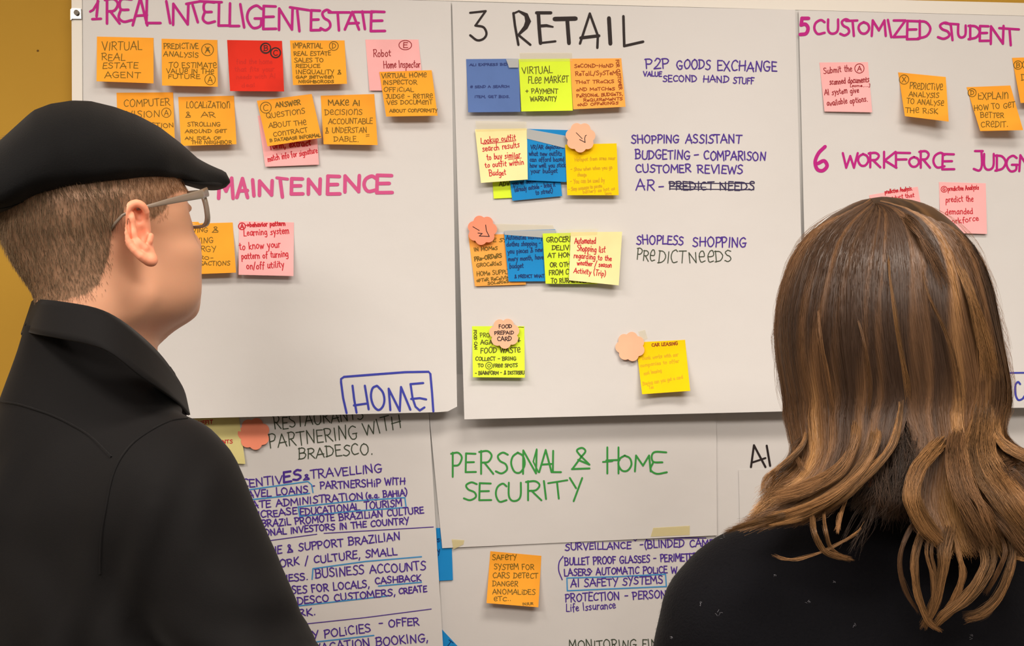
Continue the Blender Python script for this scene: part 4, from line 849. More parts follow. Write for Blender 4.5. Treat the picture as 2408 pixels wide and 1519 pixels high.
# flat cap: cross-sections along the picture's x axis, outline and hem as photographed, plan as a cap really is
def lofted(name, xs, zt, zb, yn, yf, m, parent, expo=2.3, low=.35, nth=40, wr=0, hem=.86):
    V = []; n = len(xs)
    for i, x in enumerate(xs):
        zc = zb[i] + (zt[i] - zb[i]) * low
        for k in range(nth):
            th = 2 * math.pi * k / nth; c, s = math.cos(th), math.sin(th)
            ex = 2 / expo; cy = math.copysign(abs(c) ** ex, c); cz = math.copysign(abs(s) ** ex, s)
            ym = (yn[i] + yf[i]) / 2; hy = (yf[i] - yn[i]) / 2 * (1 if s > 0 else 1 - (1 - hem) * abs(s))
            y = ym + hy * cy; py = zc + (zt[i] - zc) * cz if s > 0 else zc + (zc - zb[i]) * cz
            wv = wr * math.sin(x * .05 + py * .03) * math.sin(py * .04 - x * .02 + 1)
            V.append(P(x, py, y + wv * abs(c)))
    Fq = [(i * nth + k, i * nth + (k + 1) % nth, (i + 1) * nth + (k + 1) % nth, (i + 1) * nth + k) for i in range(n - 1) for k in range(nth)]
    V.append(P(xs[0], (zt[0] + zb[0]) / 2, (yn[0] + yf[0]) / 2)); V.append(P(xs[-1], (zt[-1] + zb[-1]) / 2, (yn[-1] + yf[-1]) / 2))
    Fq += [(len(V) - 2, (k + 1) % nth, k) for k in range(nth)] + [(len(V) - 1, (n - 1) * nth + k, (n - 1) * nth + (k + 1) % nth) for k in range(nth)]
    return mesh_obj(name, V, Fq, m, parent)
cx_ = [-62, -55, -44, -25, 0, 25, 60, 79, 118, 170, 213, 269, 324, 375, 427, 466, 490, 510, 525, 535, 541]
ct_ = [410, 385, 365, 350, 330, 307, 275, 259, 244, 236, 237.5, 251, 271, 298, 338, 373, 386, 395, 401, 408, 424]
cb_ = [440, 470, 492, 502, 503, 498, 485, 478, 470, 463, 459, 450, 440, 433, 430, 440, 445, 446, 444, 438, 430]
xs = list(np.linspace(-62, 541, 64)); zt = np.interp(xs, cx_, ct_); zb = np.interp(xs, cx_, cb_)
from_ = np.array(xs); yc = -.44 + (from_ - 200) * .00034
hw_ = .108 * np.sqrt(np.clip(1 - ((from_ - 190) / 262) ** 2, .0, 1)); hv = .075 * np.sqrt(np.clip(1 - ((from_ - 390) / 152) ** 2, 0, 1)); half = np.maximum(np.maximum(hw_, hv * (from_ > 380)), .012)
half = np.convolve(np.pad(half, 3, mode='edge'), np.ones(7) / 7, 'valid')
_p1 = proj(V1)
for i_, x_ in enumerate(xs):
    m_ = (abs(_p1[:, 0] - x_) < 8) & (_p1[:, 1] < zb[i_] + 14) & (_p1[:, 1] > zt[i_] - 5)
    if m_.sum() > 4:
        nn_ = V1[m_, 1].min() - .011; half[i_] = max(half[i_], (yc[i_] - nn_)); ff_ = V1[m_, 1].max() + .010; half[i_] = max(half[i_], ff_ - yc[i_])
half = np.convolve(np.pad(half, 4, mode='edge'), np.ones(9) / 9, 'valid')
cap = lofted('cap', xs, zt, zb, yc - half, yc + half, M_cap, man, low=.30, wr=.0012, hem=.97)
# peak under the crown front, a separate stiff crescent
xs = np.linspace(366, 538, 26); zt2 = np.interp(xs, [366, 430, 500, 538], [422, 418, 420, 424]); zb2 = np.interp(xs, [366, 400, 427, 454, 474, 500, 514, 530, 538], [431, 431, 433, 441, 446.5, 448, 447, 441, 432])
yc2 = -.44 + (xs - 200) * .00034; hv2 = .078 * np.sqrt(np.clip(1 - ((xs - 380) / 160) ** 2, .01, 1))
pk = lofted('peak', list(xs), zt2, zb2, yc2 - hv2, yc2 + hv2, M_cap, cap, expo=2.0, low=.5)
btc = BVHTree.FromPolygons([tuple(v.co) for v in cap.data.vertices], [tuple(f.vertices) for f in cap.data.polygons])
st_ = []
for x in np.linspace(0, 372, 40):
    d_ = (Vector(P(x, np.interp(x, cx_, cb_) - 13, 0)) - Vector((0, -D0, CH))).normalized(); h_ = btc.ray_cast(Vector((0, -D0, CH)), d_)
    if h_[0] is not None: st_.append(np.array(h_[0]))
tubes('hem_seam', np.array([st_]), [.0007], np.full((1, 3), .01), M_cap, cap, taper=1, sides=5)

# glasses: temple arm over the near ear, far arm, rims and lenses in the face plane
gl = empty('glasses', hw(.09, 0, .01)); gl.parent = man; gl.matrix_parent_inverse = Matrix.Translation(-man.location)
def child(o, parent): o.parent = parent; return o
def bar(name, pts, wd, th, m, parent_loc, parent, up):
    """rectangular section bar along pts; wd along 'up', th across"""
    pts = [np.array(p) for p in pts]; V = []
    for i, p in enumerate(pts):
        t = pts[min(i + 1, len(pts) - 1)] - pts[max(i - 1, 0)]; t /= np.linalg.norm(t); u = np.array(up) - t * np.dot(up, t); u /= np.linalg.norm(u); s = np.cross(t, u)
        w2 = wd[i] / 2; h2 = th / 2
        for (a, b) in ((1, .6), (.6, 1), (-.6, 1), (-1, .6), (-1, -.6), (-.6, -1), (.6, -1), (1, -.6)): V.append(p + u * w2 * a + s * h2 * b - np.array(parent_loc))
    n = len(pts); Fq = [tuple(range(8))[::-1], tuple(range(8 * n - 8, 8 * n))]
    Fq += [(8 * i + k, 8 * i + (k + 1) % 8, 8 * i + 8 + (k + 1) % 8, 8 * i + 8 + k) for i in range(n - 1) for k in range(8)]
    o = mesh_obj(name, V, Fq, m); o.parent = parent; return o
gL = tuple(HC + HF * .09 + HU * .01)
tp = [npt(262, 541, -.520), npt(272, 524, -.524), npt(288, 506, -.524), npt(312, 494, -.522), npt(345, 486, -.518), npt(395, 474, -.500), npt(440, 464, -.477), npt(472, 457, -.455), npt(487, 451, -.440)]
bar('temple_arm', tp, [.0026, .0026, .0026, .003, .0032, .0054, .0072, .0088, .0094], .0032, M_gframe, gL, gl, HU)
tl = [(np.array(p) - HC) @ np.stack([HF, HS, HU], 1) for p in tp]; tl = [HC + HF * q[0] - HS * q[1] + HU * q[2] for q in tl]
bar('temple_arm', tl, [.0026, .0026, .0026, .003, .0032, .0054, .0072, .0088, .0094], .0032, M_gframe, gL, gl, HU)
hinge = (tp[-1] - HC) @ np.stack([HF, HS, HU], 1)
hf, hs, hu = hinge
def rimpt(sg, s, u): return HC + HF * (hf + .004 - .25 * (abs(s) - .02) ** 2 * 10) + HS * sg * s + HU * u

for sg in (1, -1):
    so, si = hs + .001, .009
    u1, u0 = hu + .003, hu - .036
    ol = []
    for i in range(40):
        th = 2 * math.pi * i / 40; c, s = math.cos(th), math.sin(th)
        q = (abs(c) ** .55 * math.copysign(1, c), abs(s) ** .6 * math.copysign(1, s))
        ol.append(((so + si) / 2 + (so - si) / 2 * q[0] * (1 - .08 * (q[1] < 0) * abs(q[1])), (u1 + u0) / 2 + (u1 - u0) / 2 * q[1]))
    V = []; n = len(ol); cxm = (so + si) / 2; cum = (u1 + u0) / 2
    for k, (sc_, dz) in enumerate(((1.0, .0022), (1.0, -.0022), (.86, -.0022), (.86, .0022))):
        for (s, u) in ol:
            ss, uu = cxm + (s - cxm) * sc_, cum + (u - cum) * (sc_ - .01 if sc_ < 1 else 1)
            V.append(rimpt(sg, ss, uu) + HF * dz - np.array(gL))
    Fq = [(a * n + i, a * n + (i + 1) % n, b * n + (i + 1) % n, b * n + i) for a, b in ((0, 1), (1, 2), (2, 3), (3, 0)) for i in range(n)]
    r_ = mesh_obj('rim', V, Fq, M_gframe); r_.parent = gl
    ln_ = mesh_obj('lens', [np.array(v) - HF * .002 for v in V[3 * n:4 * n]] + [np.array(v) - HF * .0024 for v in V[3 * n:4 * n]], [tuple(range(n)), tuple(range(n, 2 * n))[::-1]] + [(i, (i + 1) % n, n + (i + 1) % n, n + i) for i in range(n)], M_lens, smooth=False); ln_.parent = gl
bar('bridge', [rimpt(1, .011, hu - .008), rimpt(1, .0, hu - .004), rimpt(-1, .011, hu - .008)], [.004, .004, .004], .0035, M_gframe, gL, gl, HU)

# shirt: torso, sleeves, collar
def torso(z0=.02):
    g = z0
    L = [(s_ell((0, .01, 1.20), (.165, .118, .30)), 0), (s_ell((0, -.045, 1.33), (.165, .085, .17)), .05), (s_cap((-.145, -.012, 1.435), (.145, -.012, 1.435), .060, .060), .06),
         (s_cap((0, -.020, 1.505), (.130, -.012, 1.455), .050, .050), .05), (s_cap((0, -.020, 1.505), (-.130, -.012, 1.455), .050, .050), .05), (s_ell((0, .01, .99), (.155, .115, .12)), .06)]
    return L
BM = (BO, BR, BF, np.array((0, 0, 1.)))
t_f = in_frame(blend(torso()), *BM)
def wrinkles(X, Y, Z):   # real cloth folds: radiating from the armpit and across the upper arm
    q = (X - shr[0]) * .9 + (Z - shr[2]) * 1.0; r = (X - shr[0]) * 1.0 - (Z - shr[2]) * .9
    w = .0052 * np.sin(q * 62 + 3.2 * np.sin(r * 17)) * np.clip((1.41 - Z) / .12, 0, 1) * (.35 + .65 * np.exp(-((X - shr[0] + .05) ** 2 + (Z - shr[2] + .13) ** 2) / .02))
    return w + .0022 * np.sin(q * 38 + r * 50 + 2 * np.sin(r * 30)) * np.clip((1.50 - Z) / .06, 0, 1)
slr = s_cap(shr + np.array((.004, 0, .0)), elb_r, .072, .056); sll = s_cap(shl, elb_l, .070, .056)
fr_, fl_ = s_cap(elb_r, hand_r, .055, .040), s_cap(elb_l, hand_l, .055, .040)
nk = s_cap(bw(0, -.022, 1.43), bw(.0, -.022, 1.62), .092, .058)
def shirt_f(X, Y, Z):
    d = t_f(X, Y, Z); d = smin(d, slr(X, Y, Z), .035); d = smin(d, sll(X, Y, Z), .035)
    d = smin(d, fr_(X, Y, Z), .02); d = smin(d, fl_(X, Y, Z), .02); d = smin(d, nk(X, Y, Z), .05)
    fq = (X - BO[0]) * BF[0] + (Y - BO[1]) * BF[1]
    d = np.maximum(d, np.maximum(.93 - Z, Z - (1.575 - .55 * fq)))
    return d + wrinkles(X, Y, Z)
SV, SF = surface_nets(shirt_f, (-.82, -.90, .90), (.16, .02, 1.60), .0062)
p = proj(SV); print('shirt top', [(x, int(p[abs(p[:, 0] - x) < 8, 1].min())) for x in range(-80, 120, 20) if (abs(p[:, 0] - x) < 8).any()]); print('shirt right edge', [(y, int(p[abs(p[:, 1] - y) < 12, 0].max()), int(p[abs(p[:, 1] - y) < 12, 0].min())) for y in range(790, 1520, 60) if (abs(p[:, 1] - y) < 12).any()], p[:,1].min())
SR = [(940, 430), (970, 446), (985, 470), (1000, 497), (1030, 525), (1060, 548), (1100, 566), (1140, 582), (1180, 598), (1220, 615), (1260, 634), (1300, 652), (1340, 668), (1380, 684), (1420, 704), (1460, 722), (1500, 741), (1519, 748)]
SL = [(800, 30), (850, 0), (900, -35), (1000, -80)]
SV = fit_edges(SV, None, SR)
shirt = mesh_obj('shirt', SV, SF, M_shirt, man)

# collar: turned-down band round the neck
def strip(name, A, B, m, parent, thick=.0022, nb=6, bulge=.0, closed=False):
    A = [np.array(a) for a in A]; B = [np.array(b) for b in B]; V = []; n = len(A)
    for i in range(n):
        for j in range(nb + 1): V.append(A[i] + (B[i] - A[i]) * j / nb)
    Fq = [(i * (nb + 1) + j, i * (nb + 1) + j + 1, ((i + 1) % n) * (nb + 1) + j + 1, ((i + 1) % n) * (nb + 1) + j) for i in range(n if closed else n - 1) for j in range(nb)]
    V = [v - np.array(parent.location) for v in V] if False else V
    o = mesh_obj(name, V, Fq, m); o.parent = parent; 
    if parent.parent is not None: o.matrix_parent_inverse = Matrix.Translation(-parent.parent.location) if False else Matrix.Identity(4)
    md = o.modifiers.new('thick', 'SOLIDIFY'); md.thickness = thick; md.offset = 0
    return o
def sm(path, n=34):
    pts = [np.array(q, float) for q in path]; q = [2 * pts[0] - pts[1]] + pts + [2 * pts[-1] - pts[-2]]; out = []
    for i in range(1, len(q) - 2):
        for j in range(8):
            t = j / 8; out.append(.5 * ((2 * q[i]) + (q[i + 1] - q[i - 1]) * t + (2 * q[i - 1] - 5 * q[i] + 4 * q[i + 1] - q[i + 2]) * t * t + (3 * q[i] - q[i - 1] - 3 * q[i + 1] + q[i + 2]) * t ** 3))
    out.append(q[-2]); out = np.array(out); k = np.linspace(0, len(out) - 1, n); return [np.array([np.interp(kk, range(len(out)), out[:, a]) for a in range(3)]) for kk in k]
top = [npt(83, 705, -.480), npt(100, 705, -.520), npt(138, 709, -.543), npt(221, 724, -.560), npt(276, 749, -.561), npt(331, 791, -.548), npt(376, 835, -.522), npt(409, 880, -.490), npt(431, 918, -.452), npt(441, 957, -.410)]
bot = [npt(60, 779, -.487), npt(85, 786, -.540), npt(133, 794, -.568), npt(215, 811, -.588), npt(265, 833, -.592), npt(331, 885, -.582), npt(372, 913, -.565), npt(400, 932, -.540), npt(422, 950, -.500), npt(445, 976, -.440)]
ftop = [top[0], npt(78, 712, -.43), npt(110, 730, -.385), npt(190, 770, -.35), npt(290, 830, -.34), npt(380, 900, -.355), npt(425, 940, -.38), top[-1]]
fbot = [bot[0], npt(52, 788, -.42), npt(80, 810, -.36), npt(170, 850, -.32), npt(280, 900, -.31), npt(370, 950, -.33), npt(420, 970, -.37), bot[-1]]
A = sm(top, 36) + sm(ftop, 30)[::-1][1:-1]; B = sm(bot, 36) + sm(fbot, 30)[::-1][1:-1]
strip('collar', A, B, M_shirt, shirt, closed=True)
# inner band between collar fold and neck
A2 = [a * 1.0 for a in A]; cN = np.mean(A, 0); B2 = [a + (cN - a) * np.array((.10, .10, 0)) - np.array((0, 0, .03)) for a in A]
strip('collar_band', A2, B2, M_shirt, shirt, closed=True)
# stitched seams of yoke and sleeve, laid on the cloth
from mathutils.bvhtree import BVHTree
bt = BVHTree.FromPolygons([tuple(v) for v in SV], [tuple(map(int, f)) for f in SF])
def drape(pts, off=.0004):
    cam_ = Vector((0, -D0, CH)); out = []
    for (x, y) in pts:
        d = (Vector(P(x, y, 0)) - cam_).normalized(); hit = bt.ray_cast(cam_, d)
        if hit[0] is not None: out.append(np.array(hit[0] - d * off))
    return out
for pl in ([(440, 984), (400, 990), (350, 1015), (310, 1045), (280, 1085), (262, 1130), (250, 1190), (240, 1250), (236, 1310), (235, 1350)], [(2, 944), (40, 950), (80, 962), (120, 976), (160, 995), (210, 1025), (262, 1075)]):
    d = drape(catmull(pl, 5))
    if len(d) > 3: tubes('seam', np.array([d]), [.0011], np.full((1, 3), .01), M_shirt, shirt, taper=1, sides=6)

# trousers and shoes (below the frame)
tr = [(s_ell((0, .01, .93), (.155, .115, .09)), 0)]
for s in (-1, 1): tr += [(s_cap((s * .085, .01, .88), (s * .10, .02, .50), .085, .062), .03), (s_cap((s * .10, .02, .50), (s * .105, .0, .07), .062, .048), .02)]
TV, TF = surface_nets(in_frame(lambda X, Y, Z: np.maximum(blend(tr)(X, Y, Z), np.maximum(.045 - Z, Z - .99)), *BM), (-.80, -.72, .02), (-.05, -.10, 1.02), .012)
mesh_obj('trousers', TV, TF, M_trous, man)
for s in (-1, 1):
    sv, sf = surface_nets(in_frame(lambda X, Y, Z: np.maximum(blend([(s_ell((s * .11, .0, .05), (.042, .055, .05)), 0), (s_ell((s * .115, .11, .035), (.046, .10, .036)), .04)])(X, Y, Z), .001 - Z), *BM), (-.85, -.75, -.01), (.1, -.02, .13), .007)
    mesh_obj('shoe', sv, sf, M_shoe, man)
# ------------------------------------------------------------------ the woman in the black sweater, seen from behind
M_hair = mat('long_hair', (110, 80, 55), .45, attr='tint', spec=.3)
M_sweat = mat('black_wool_knit', (16, 16, 20), .95, sheen=.05, spec=.1, bump=(420, .6, .0012))
M_lint = mat('lint', (150, 150, 160), .9)
M_skin2 = mat('skin_fair', (226, 170, 140), .5, spec=.35, sss=.25)
WY = -.52
WC = np.array(P(2092, 752, WY + .045))
WF = np.array((-.06, .998, 0.0)); WF /= np.linalg.norm(WF); WS = np.array((.998, .06, 0)); WU = np.array((0, 0, 1.))
woman = empty('person', (WC[0], WC[1], 0)); tag(woman, 'woman with long brown hair and black sweater, seen from behind', 'person')
WO = np.array((WC[0] + .01, -.50, 0))
WB = (WO, np.array((1., 0, 0)), np.array((0, 1., 0)), np.array((0, 0, 1.)))
def ww(r, f, z): return WO + np.array((r, f, z))
wh = in_frame(blend(head_parts(.86)), WC, WF, WS, WU)
wneck = s_cap(tuple(WC - WU * .03 - WF * .02), tuple(ww(0, -.01, 1.36)), .050, .056)
wel, wer, whl, whr = ww(-.245, .02, 1.03), ww(.245, .02, 1.03), ww(-.03, .24, 1.06), ww(.03, .26, 1.02)
wsl, wsr = ww(-.165, 0, 1.318), ww(.165, 0, 1.318)
wb = blend([(s_ell(tuple(ww(0, 0, 1.12)), (.13, .10, .26)), 0), (s_cap(wsl, wsr, .042, .042), .05), (s_cap(wsl, wel, .042, .034), .02), (s_cap(wsr, wer, .042, .034), .02),
            (s_cap(wel, whl, .034, .024), .02), (s_cap(wer, whr, .034, .024), .02)] + hand_parts(whl, np.array((.8, .3, .0)), WU, WF, .92) + hand_parts(whr, np.array((-.8, .3, 0)), WU, WF, .92))
def wf_(X, Y, Z): return smin(smin(wh(X, Y, Z), wneck(X, Y, Z), .035), wb(X, Y, Z), .03)
A1, B1 = surface_nets(lambda X, Y, Z: np.maximum(wf_(X, Y, Z), 1.34 - Z), (WC[0] - .13, -.68, 1.33), (WC[0] + .13, -.34, 1.78), .0036)
A2_, B2_ = surface_nets(lambda X, Y, Z: np.maximum(wf_(X, Y, Z), Z - 1.35), (WC[0] - .34, -.66, .80), (WC[0] + .36, -.12, 1.37), .009)
mesh_obj('body', np.vstack([A1, A2_]), np.vstack([B1, B2_ + len(A1)]), M_skin2, woman)

swp = [(s_ell((0, .0, 1.12), (.165, .125, .29)), 0), (s_ell((0, -.035, 1.24), (.165, .085, .15)), .05), (s_cap((-.145, 0, 1.325), (.145, 0, 1.325), .062, .062), .06),
       (s_cap((0, -.01, 1.42), (-.12, 0, 1.355), .052, .05), .05), (s_cap((0, -.01, 1.42), (.12, 0, 1.355), .052, .05), .05), (s_cap((0, -.01, 1.36), (0, -.01, 1.45), .085, .062), .05),
       (s_cap((-.170, 0, 1.315), (-.245, .02, 1.03), .064, .054), .04), (s_cap((.170, 0, 1.315), (.245, .02, 1.03), .064, .054), .04)]
sw1 = in_frame(blend(swp), *WB); sa, sb = s_cap(wel, whl, .050, .038), s_cap(wer, whr, .050, .038)
def sweat_f(X, Y, Z):
    d = smin(smin(sw1(X, Y, Z), sa(X, Y, Z), .02), sb(X, Y, Z), .02)
    d = d + .0022 * np.sin((X - WO[0] + .25) * 42 + Z * 30) * np.clip((1.33 - Z) / .12, 0, 1)
    return np.maximum(d, np.maximum(.86 - Z, Z - 1.448))
WV, WFc = surface_nets(sweat_f, (WO[0] - .36, -.70, .84), (WO[0] + .36, -.14, 1.49), .006)
p = proj(WV); print('sweater left', [(y, int(p[abs(p[:, 1] - y) < 6, 0].min())) for y in range(1160, 1520, 40) if (abs(p[:, 1] - y) < 6).any()])
WV = fit_edges(WV, [(1215, 1800), (1240, 1712), (1260, 1672), (1290, 1638), (1330, 1600), (1370, 1572), (1400, 1560), (1430, 1554), (1470, 1545), (1519, 1534)], None)
sweater = mesh_obj('sweater', WV, WFc, M_sweat, woman)
bt2 = BVHTree.FromPolygons([tuple(v) for v in WV], [tuple(map(int, f)) for f in WFc])
def hit2(x, y):
    d = (Vector(P(x, y, 0)) - Vector((0, -D0, CH))).normalized(); h_ = bt2.ray_cast(Vector((0, -D0, CH)), d)
    return (np.array(h_[0]), np.array(h_[1]), np.array(d)) if h_[0] is not None else None
r = np.random.default_rng(3); LT = []
for (x, y, s) in [(1702, 1264, 2.6), (1767, 1231, 2), (1903, 1415, 2.2), (1690, 1442, 3), (1648, 1420, 2), (2284, 1499, 2.4), (1822, 1353, 1.5), (2010, 1470, 1.6), (1580, 1500, 1.8), (1960, 1370, 1.4)]:
    g = hit2(x, y)
    if g is None: continue
    for k in range(5):
        q = g[0] - g[2] * .0008 + r.normal(0, .0009 * s / 2, 3) * (1, .2, 1); dr = r.normal(0, 1, 3); dr[1] *= .2; dr /= np.linalg.norm(dr)
        LT.append(np.stack([q - dr * .0005 * s, q + np.array((.0003, 0, .0003)), q + dr * .0005 * s]))
o = tubes('lint', np.array(LT), np.full(len(LT), .00012), np.full((len(LT), 3), .3), M_lint, sweater, taper=.6); o['kind'] = 'stuff'
# soft wool fibres standing off the knit
wm = (WV[:, 2] > 1.20) & (WV[:, 1] < -.40) & (proj(WV)[:, 0] < 2420)
o = fibres('wool_fuzz', WV, WFc, wm, 9000, lambda p: np.full(len(p), .0035), .00007, lambda p: np.tile((.2, .1, -1.), (len(p), 1)) + np.random.default_rng(9).normal(0, .8, (len(p), 3)), lambda p, r: np.tile(np.array(lin((24, 24, 27))), (len(p), 1)), mat('wool_fibre', (24, 24, 27), .9, attr='tint', spec=.1), sweater, lift=.8); o['kind'] = 'stuff'

# --- hair
EL = np.array([(462, 2074), (468, 2030), (485, 1985), (508, 1944), (535, 1912), (569, 1883), (619, 1857), (680, 1838), (730, 1828), (800, 1824), (860, 1828), (916, 1834), (975, 1848), (1040, 1878), (1110, 1905)], float)
ER = np.array([(462, 2082), (466, 2120), (472, 2160), (490, 2205), (512, 2237), (545, 2272), (584, 2299), (657, 2331), (725, 2350), (821, 2369), (897, 2382), (947, 2381), (975, 2374), (1040, 2362), (1110, 2350)], float)
Dp = np.array([(462, .012), (475, .035), (500, .062), (560, .092), (650, .118), (750, .124), (850, .118), (950, .110), (1010, .112), (1110, .12)], float)
Lx = lambda y: np.interp(y, EL[:, 0], EL[:, 1]); Rx = lambda y: np.interp(y, ER[:, 0], ER[:, 1]); Dy = lambda y: np.interp(y, Dp[:, 0], Dp[:, 1])
def P_arr(px, py, y):
    d = y + D0; return np.stack([(px - CX) * d / F, y, CH - (py - CZ) * d / F], -1)
rows = [462.5, 465, 470, 478, 490, 505, 525, 550, 580, 615, 655, 700, 750, 800, 850, 900, 950, 1000, 1035, 1060]
V = []; nt = 48
for y in rows:
    sh_ = 7 if y > 480 else 2; e = max(0, (y - 1000) / 110); l, r_e = Lx(y) + sh_ + 50 * e, Rx(y) - sh_ - 30 * e
    for k in range(nt):
        th = 2 * math.pi * k / nt; c, s = math.cos(th), math.sin(th)
        dd = (Dy(y) - .012) if s > 0 else (Dy(y) * .5 if y < 640 else Dy(y) * .3) 
        V.append(P((l + r_e) / 2 + (r_e - l) / 2 * c, y, WY + .02 - dd * max(s, -1) ))
Fq = [(i * nt + k, (i + 1) * nt + k, (i + 1) * nt + (k + 1) % nt, i * nt + (k + 1) % nt) for i in range(len(rows) - 1) for k in range(nt)]
Fq += [tuple(range(nt)), tuple(range((len(rows) - 1) * nt, len(rows) * nt))[::-1]]
shellV, shellF = V, Fq
R = np.random.default_rng(11)
TL = {0.0: [(1848, 975), (1862, 1030), (1868, 1060), (1845, 1095), (1815, 1120), (1798, 1150)], .05: [(1876, 975), (1888, 1040), (1893, 1085), (1860, 1125), (1812, 1150), (1790, 1190)],
      .16: [(1928, 975), (1935, 1040), (1925, 1100), (1880, 1150), (1820, 1180), (1768, 1222)], .28: [(1990, 975), (1992, 1040), (1968, 1110), (1915, 1170), (1850, 1208), (1730, 1244)],
      .42: [(2062, 975), (2060, 1040), (2028, 1105), (1965, 1165), (1895, 1207), (1800, 1238)], .54: [(2128, 975), (2112, 1030), (2065, 1095), (2005, 1155), (1950, 1200), (1885, 1230)]}
TR = {.55: [(2134, 975), (2160, 1040), (2150, 1110), (2146, 1180), (2162, 1240), (2195, 1290)], .66: [(2196, 975), (2208, 1050), (2200, 1120), (2192, 1190), (2212, 1255), (2245, 1305)],
      .77: [(2250, 975), (2262, 1050), (2262, 1120), (2270, 1190), (2292, 1250), (2322, 1310)], .88: [(2308, 975), (2312, 1050), (2330, 1110), (2350, 1180), (2374, 1250), (2392, 1312)],
      .96: [(2352, 975), (2345, 1030), (2368, 1080), (2412, 1130), (2458, 1190), (2500, 1260)], 1.0: [(2374, 975), (2364, 1008), (2380, 1040), (2425, 1066), (2485, 1085), (2540, 1100)]}
def tail(s, left):
    T = TL if left else TR; ks = sorted(T); A = np.array([T[k] for k in ks], float)
    s = np.clip(s, ks[0], ks[-1]); out = np.empty((len(s), 6, 2))
    for j in range(6):
        for c in range(2): out[:, j, c] = np.interp(s, ks, A[:, j, c])
    return out
def resample(pts, k):
    """smooth (Catmull-Rom) resample of n,m,d control polylines to k points"""
    n, m, d = pts.shape; q = np.concatenate([2 * pts[:, :1] - pts[:, 1:2], pts, 2 * pts[:, -1:] - pts[:, -2:-1]], 1)
    u = np.linspace(0, m - 1 - 1e-6, k); i = u.astype(int) + 1; t = (u - i + 1)[None, :, None]
    a, b, c, e = q[:, i - 1], q[:, i], q[:, i + 1], q[:, i + 2]
    return .5 * (2 * b + (c - a) * t + (2 * a - 5 * b + 4 * c - e) * t ** 2 + (3 * b - a - 3 * c + e) * t ** 3)
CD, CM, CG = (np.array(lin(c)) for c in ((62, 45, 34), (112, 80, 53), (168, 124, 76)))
lockv = R.random(400)
def vn(x):
    i = np.floor(x).astype(int); f = x - i; f = f * f * (3 - 2 * f); return lockv[i % 400] * (1 - f) + lockv[(i + 1) % 400] * f
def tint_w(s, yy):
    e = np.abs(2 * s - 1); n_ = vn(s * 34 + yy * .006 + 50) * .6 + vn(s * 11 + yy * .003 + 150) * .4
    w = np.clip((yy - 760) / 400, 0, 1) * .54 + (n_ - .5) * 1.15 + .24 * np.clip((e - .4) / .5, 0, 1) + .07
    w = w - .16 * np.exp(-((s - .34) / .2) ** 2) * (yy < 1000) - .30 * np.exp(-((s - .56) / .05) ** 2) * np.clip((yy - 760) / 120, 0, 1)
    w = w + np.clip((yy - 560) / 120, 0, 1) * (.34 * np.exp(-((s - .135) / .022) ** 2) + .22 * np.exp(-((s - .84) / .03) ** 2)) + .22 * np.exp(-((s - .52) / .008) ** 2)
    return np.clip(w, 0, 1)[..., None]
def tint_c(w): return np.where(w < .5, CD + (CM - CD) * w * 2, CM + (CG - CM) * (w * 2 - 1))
def ribbons(name, pts, wid, cols, m, parent, centre, taper=.3):
    n, k, _ = pts.shape; t = np.gradient(pts, axis=1); t /= np.linalg.norm(t, axis=2, keepdims=True) + 1e-9
    out = pts - centre; out[..., 2] = 0; out /= np.linalg.norm(out, axis=2, keepdims=True) + 1e-9
    sd = np.cross(t, out); sd /= np.linalg.norm(sd, axis=2, keepdims=True) + 1e-9
    a = np.random.default_rng(5).normal(0, .28, (n, 1, 1)); sd = sd * np.cos(a) + np.cross(t, sd) * np.sin(a)
    w = np.asarray(wid).reshape(n, 1, 1) / 2 * (1 - (1 - taper) * np.linspace(0, 1, k)[None, :, None] ** 3)
    V = np.stack([pts - sd * w, pts + sd * w], 2); idx = np.arange(n * k * 2).reshape(n, k, 2)
    Fq = np.stack([idx[:, :-1, 0], idx[:, :-1, 1], idx[:, 1:, 1], idx[:, 1:, 0]], -1).reshape(-1, 4)
    return mesh_obj(name, V.reshape(-1, 3), Fq, m, parent, colors=np.repeat(np.broadcast_to(cols, (n, k, 3))[:, :, None], 2, axis=2).reshape(-1, 3))
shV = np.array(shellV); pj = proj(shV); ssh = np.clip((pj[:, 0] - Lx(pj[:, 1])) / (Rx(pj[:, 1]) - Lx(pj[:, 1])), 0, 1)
hair = mesh_obj('hair', shV, shellF, M_hair, woman, colors=tint_c(tint_w(ssh, pj[:, 1])) * (.42 - .30 * np.clip((pj[:, 1] - 960) / 60, 0, 1))[:, None])
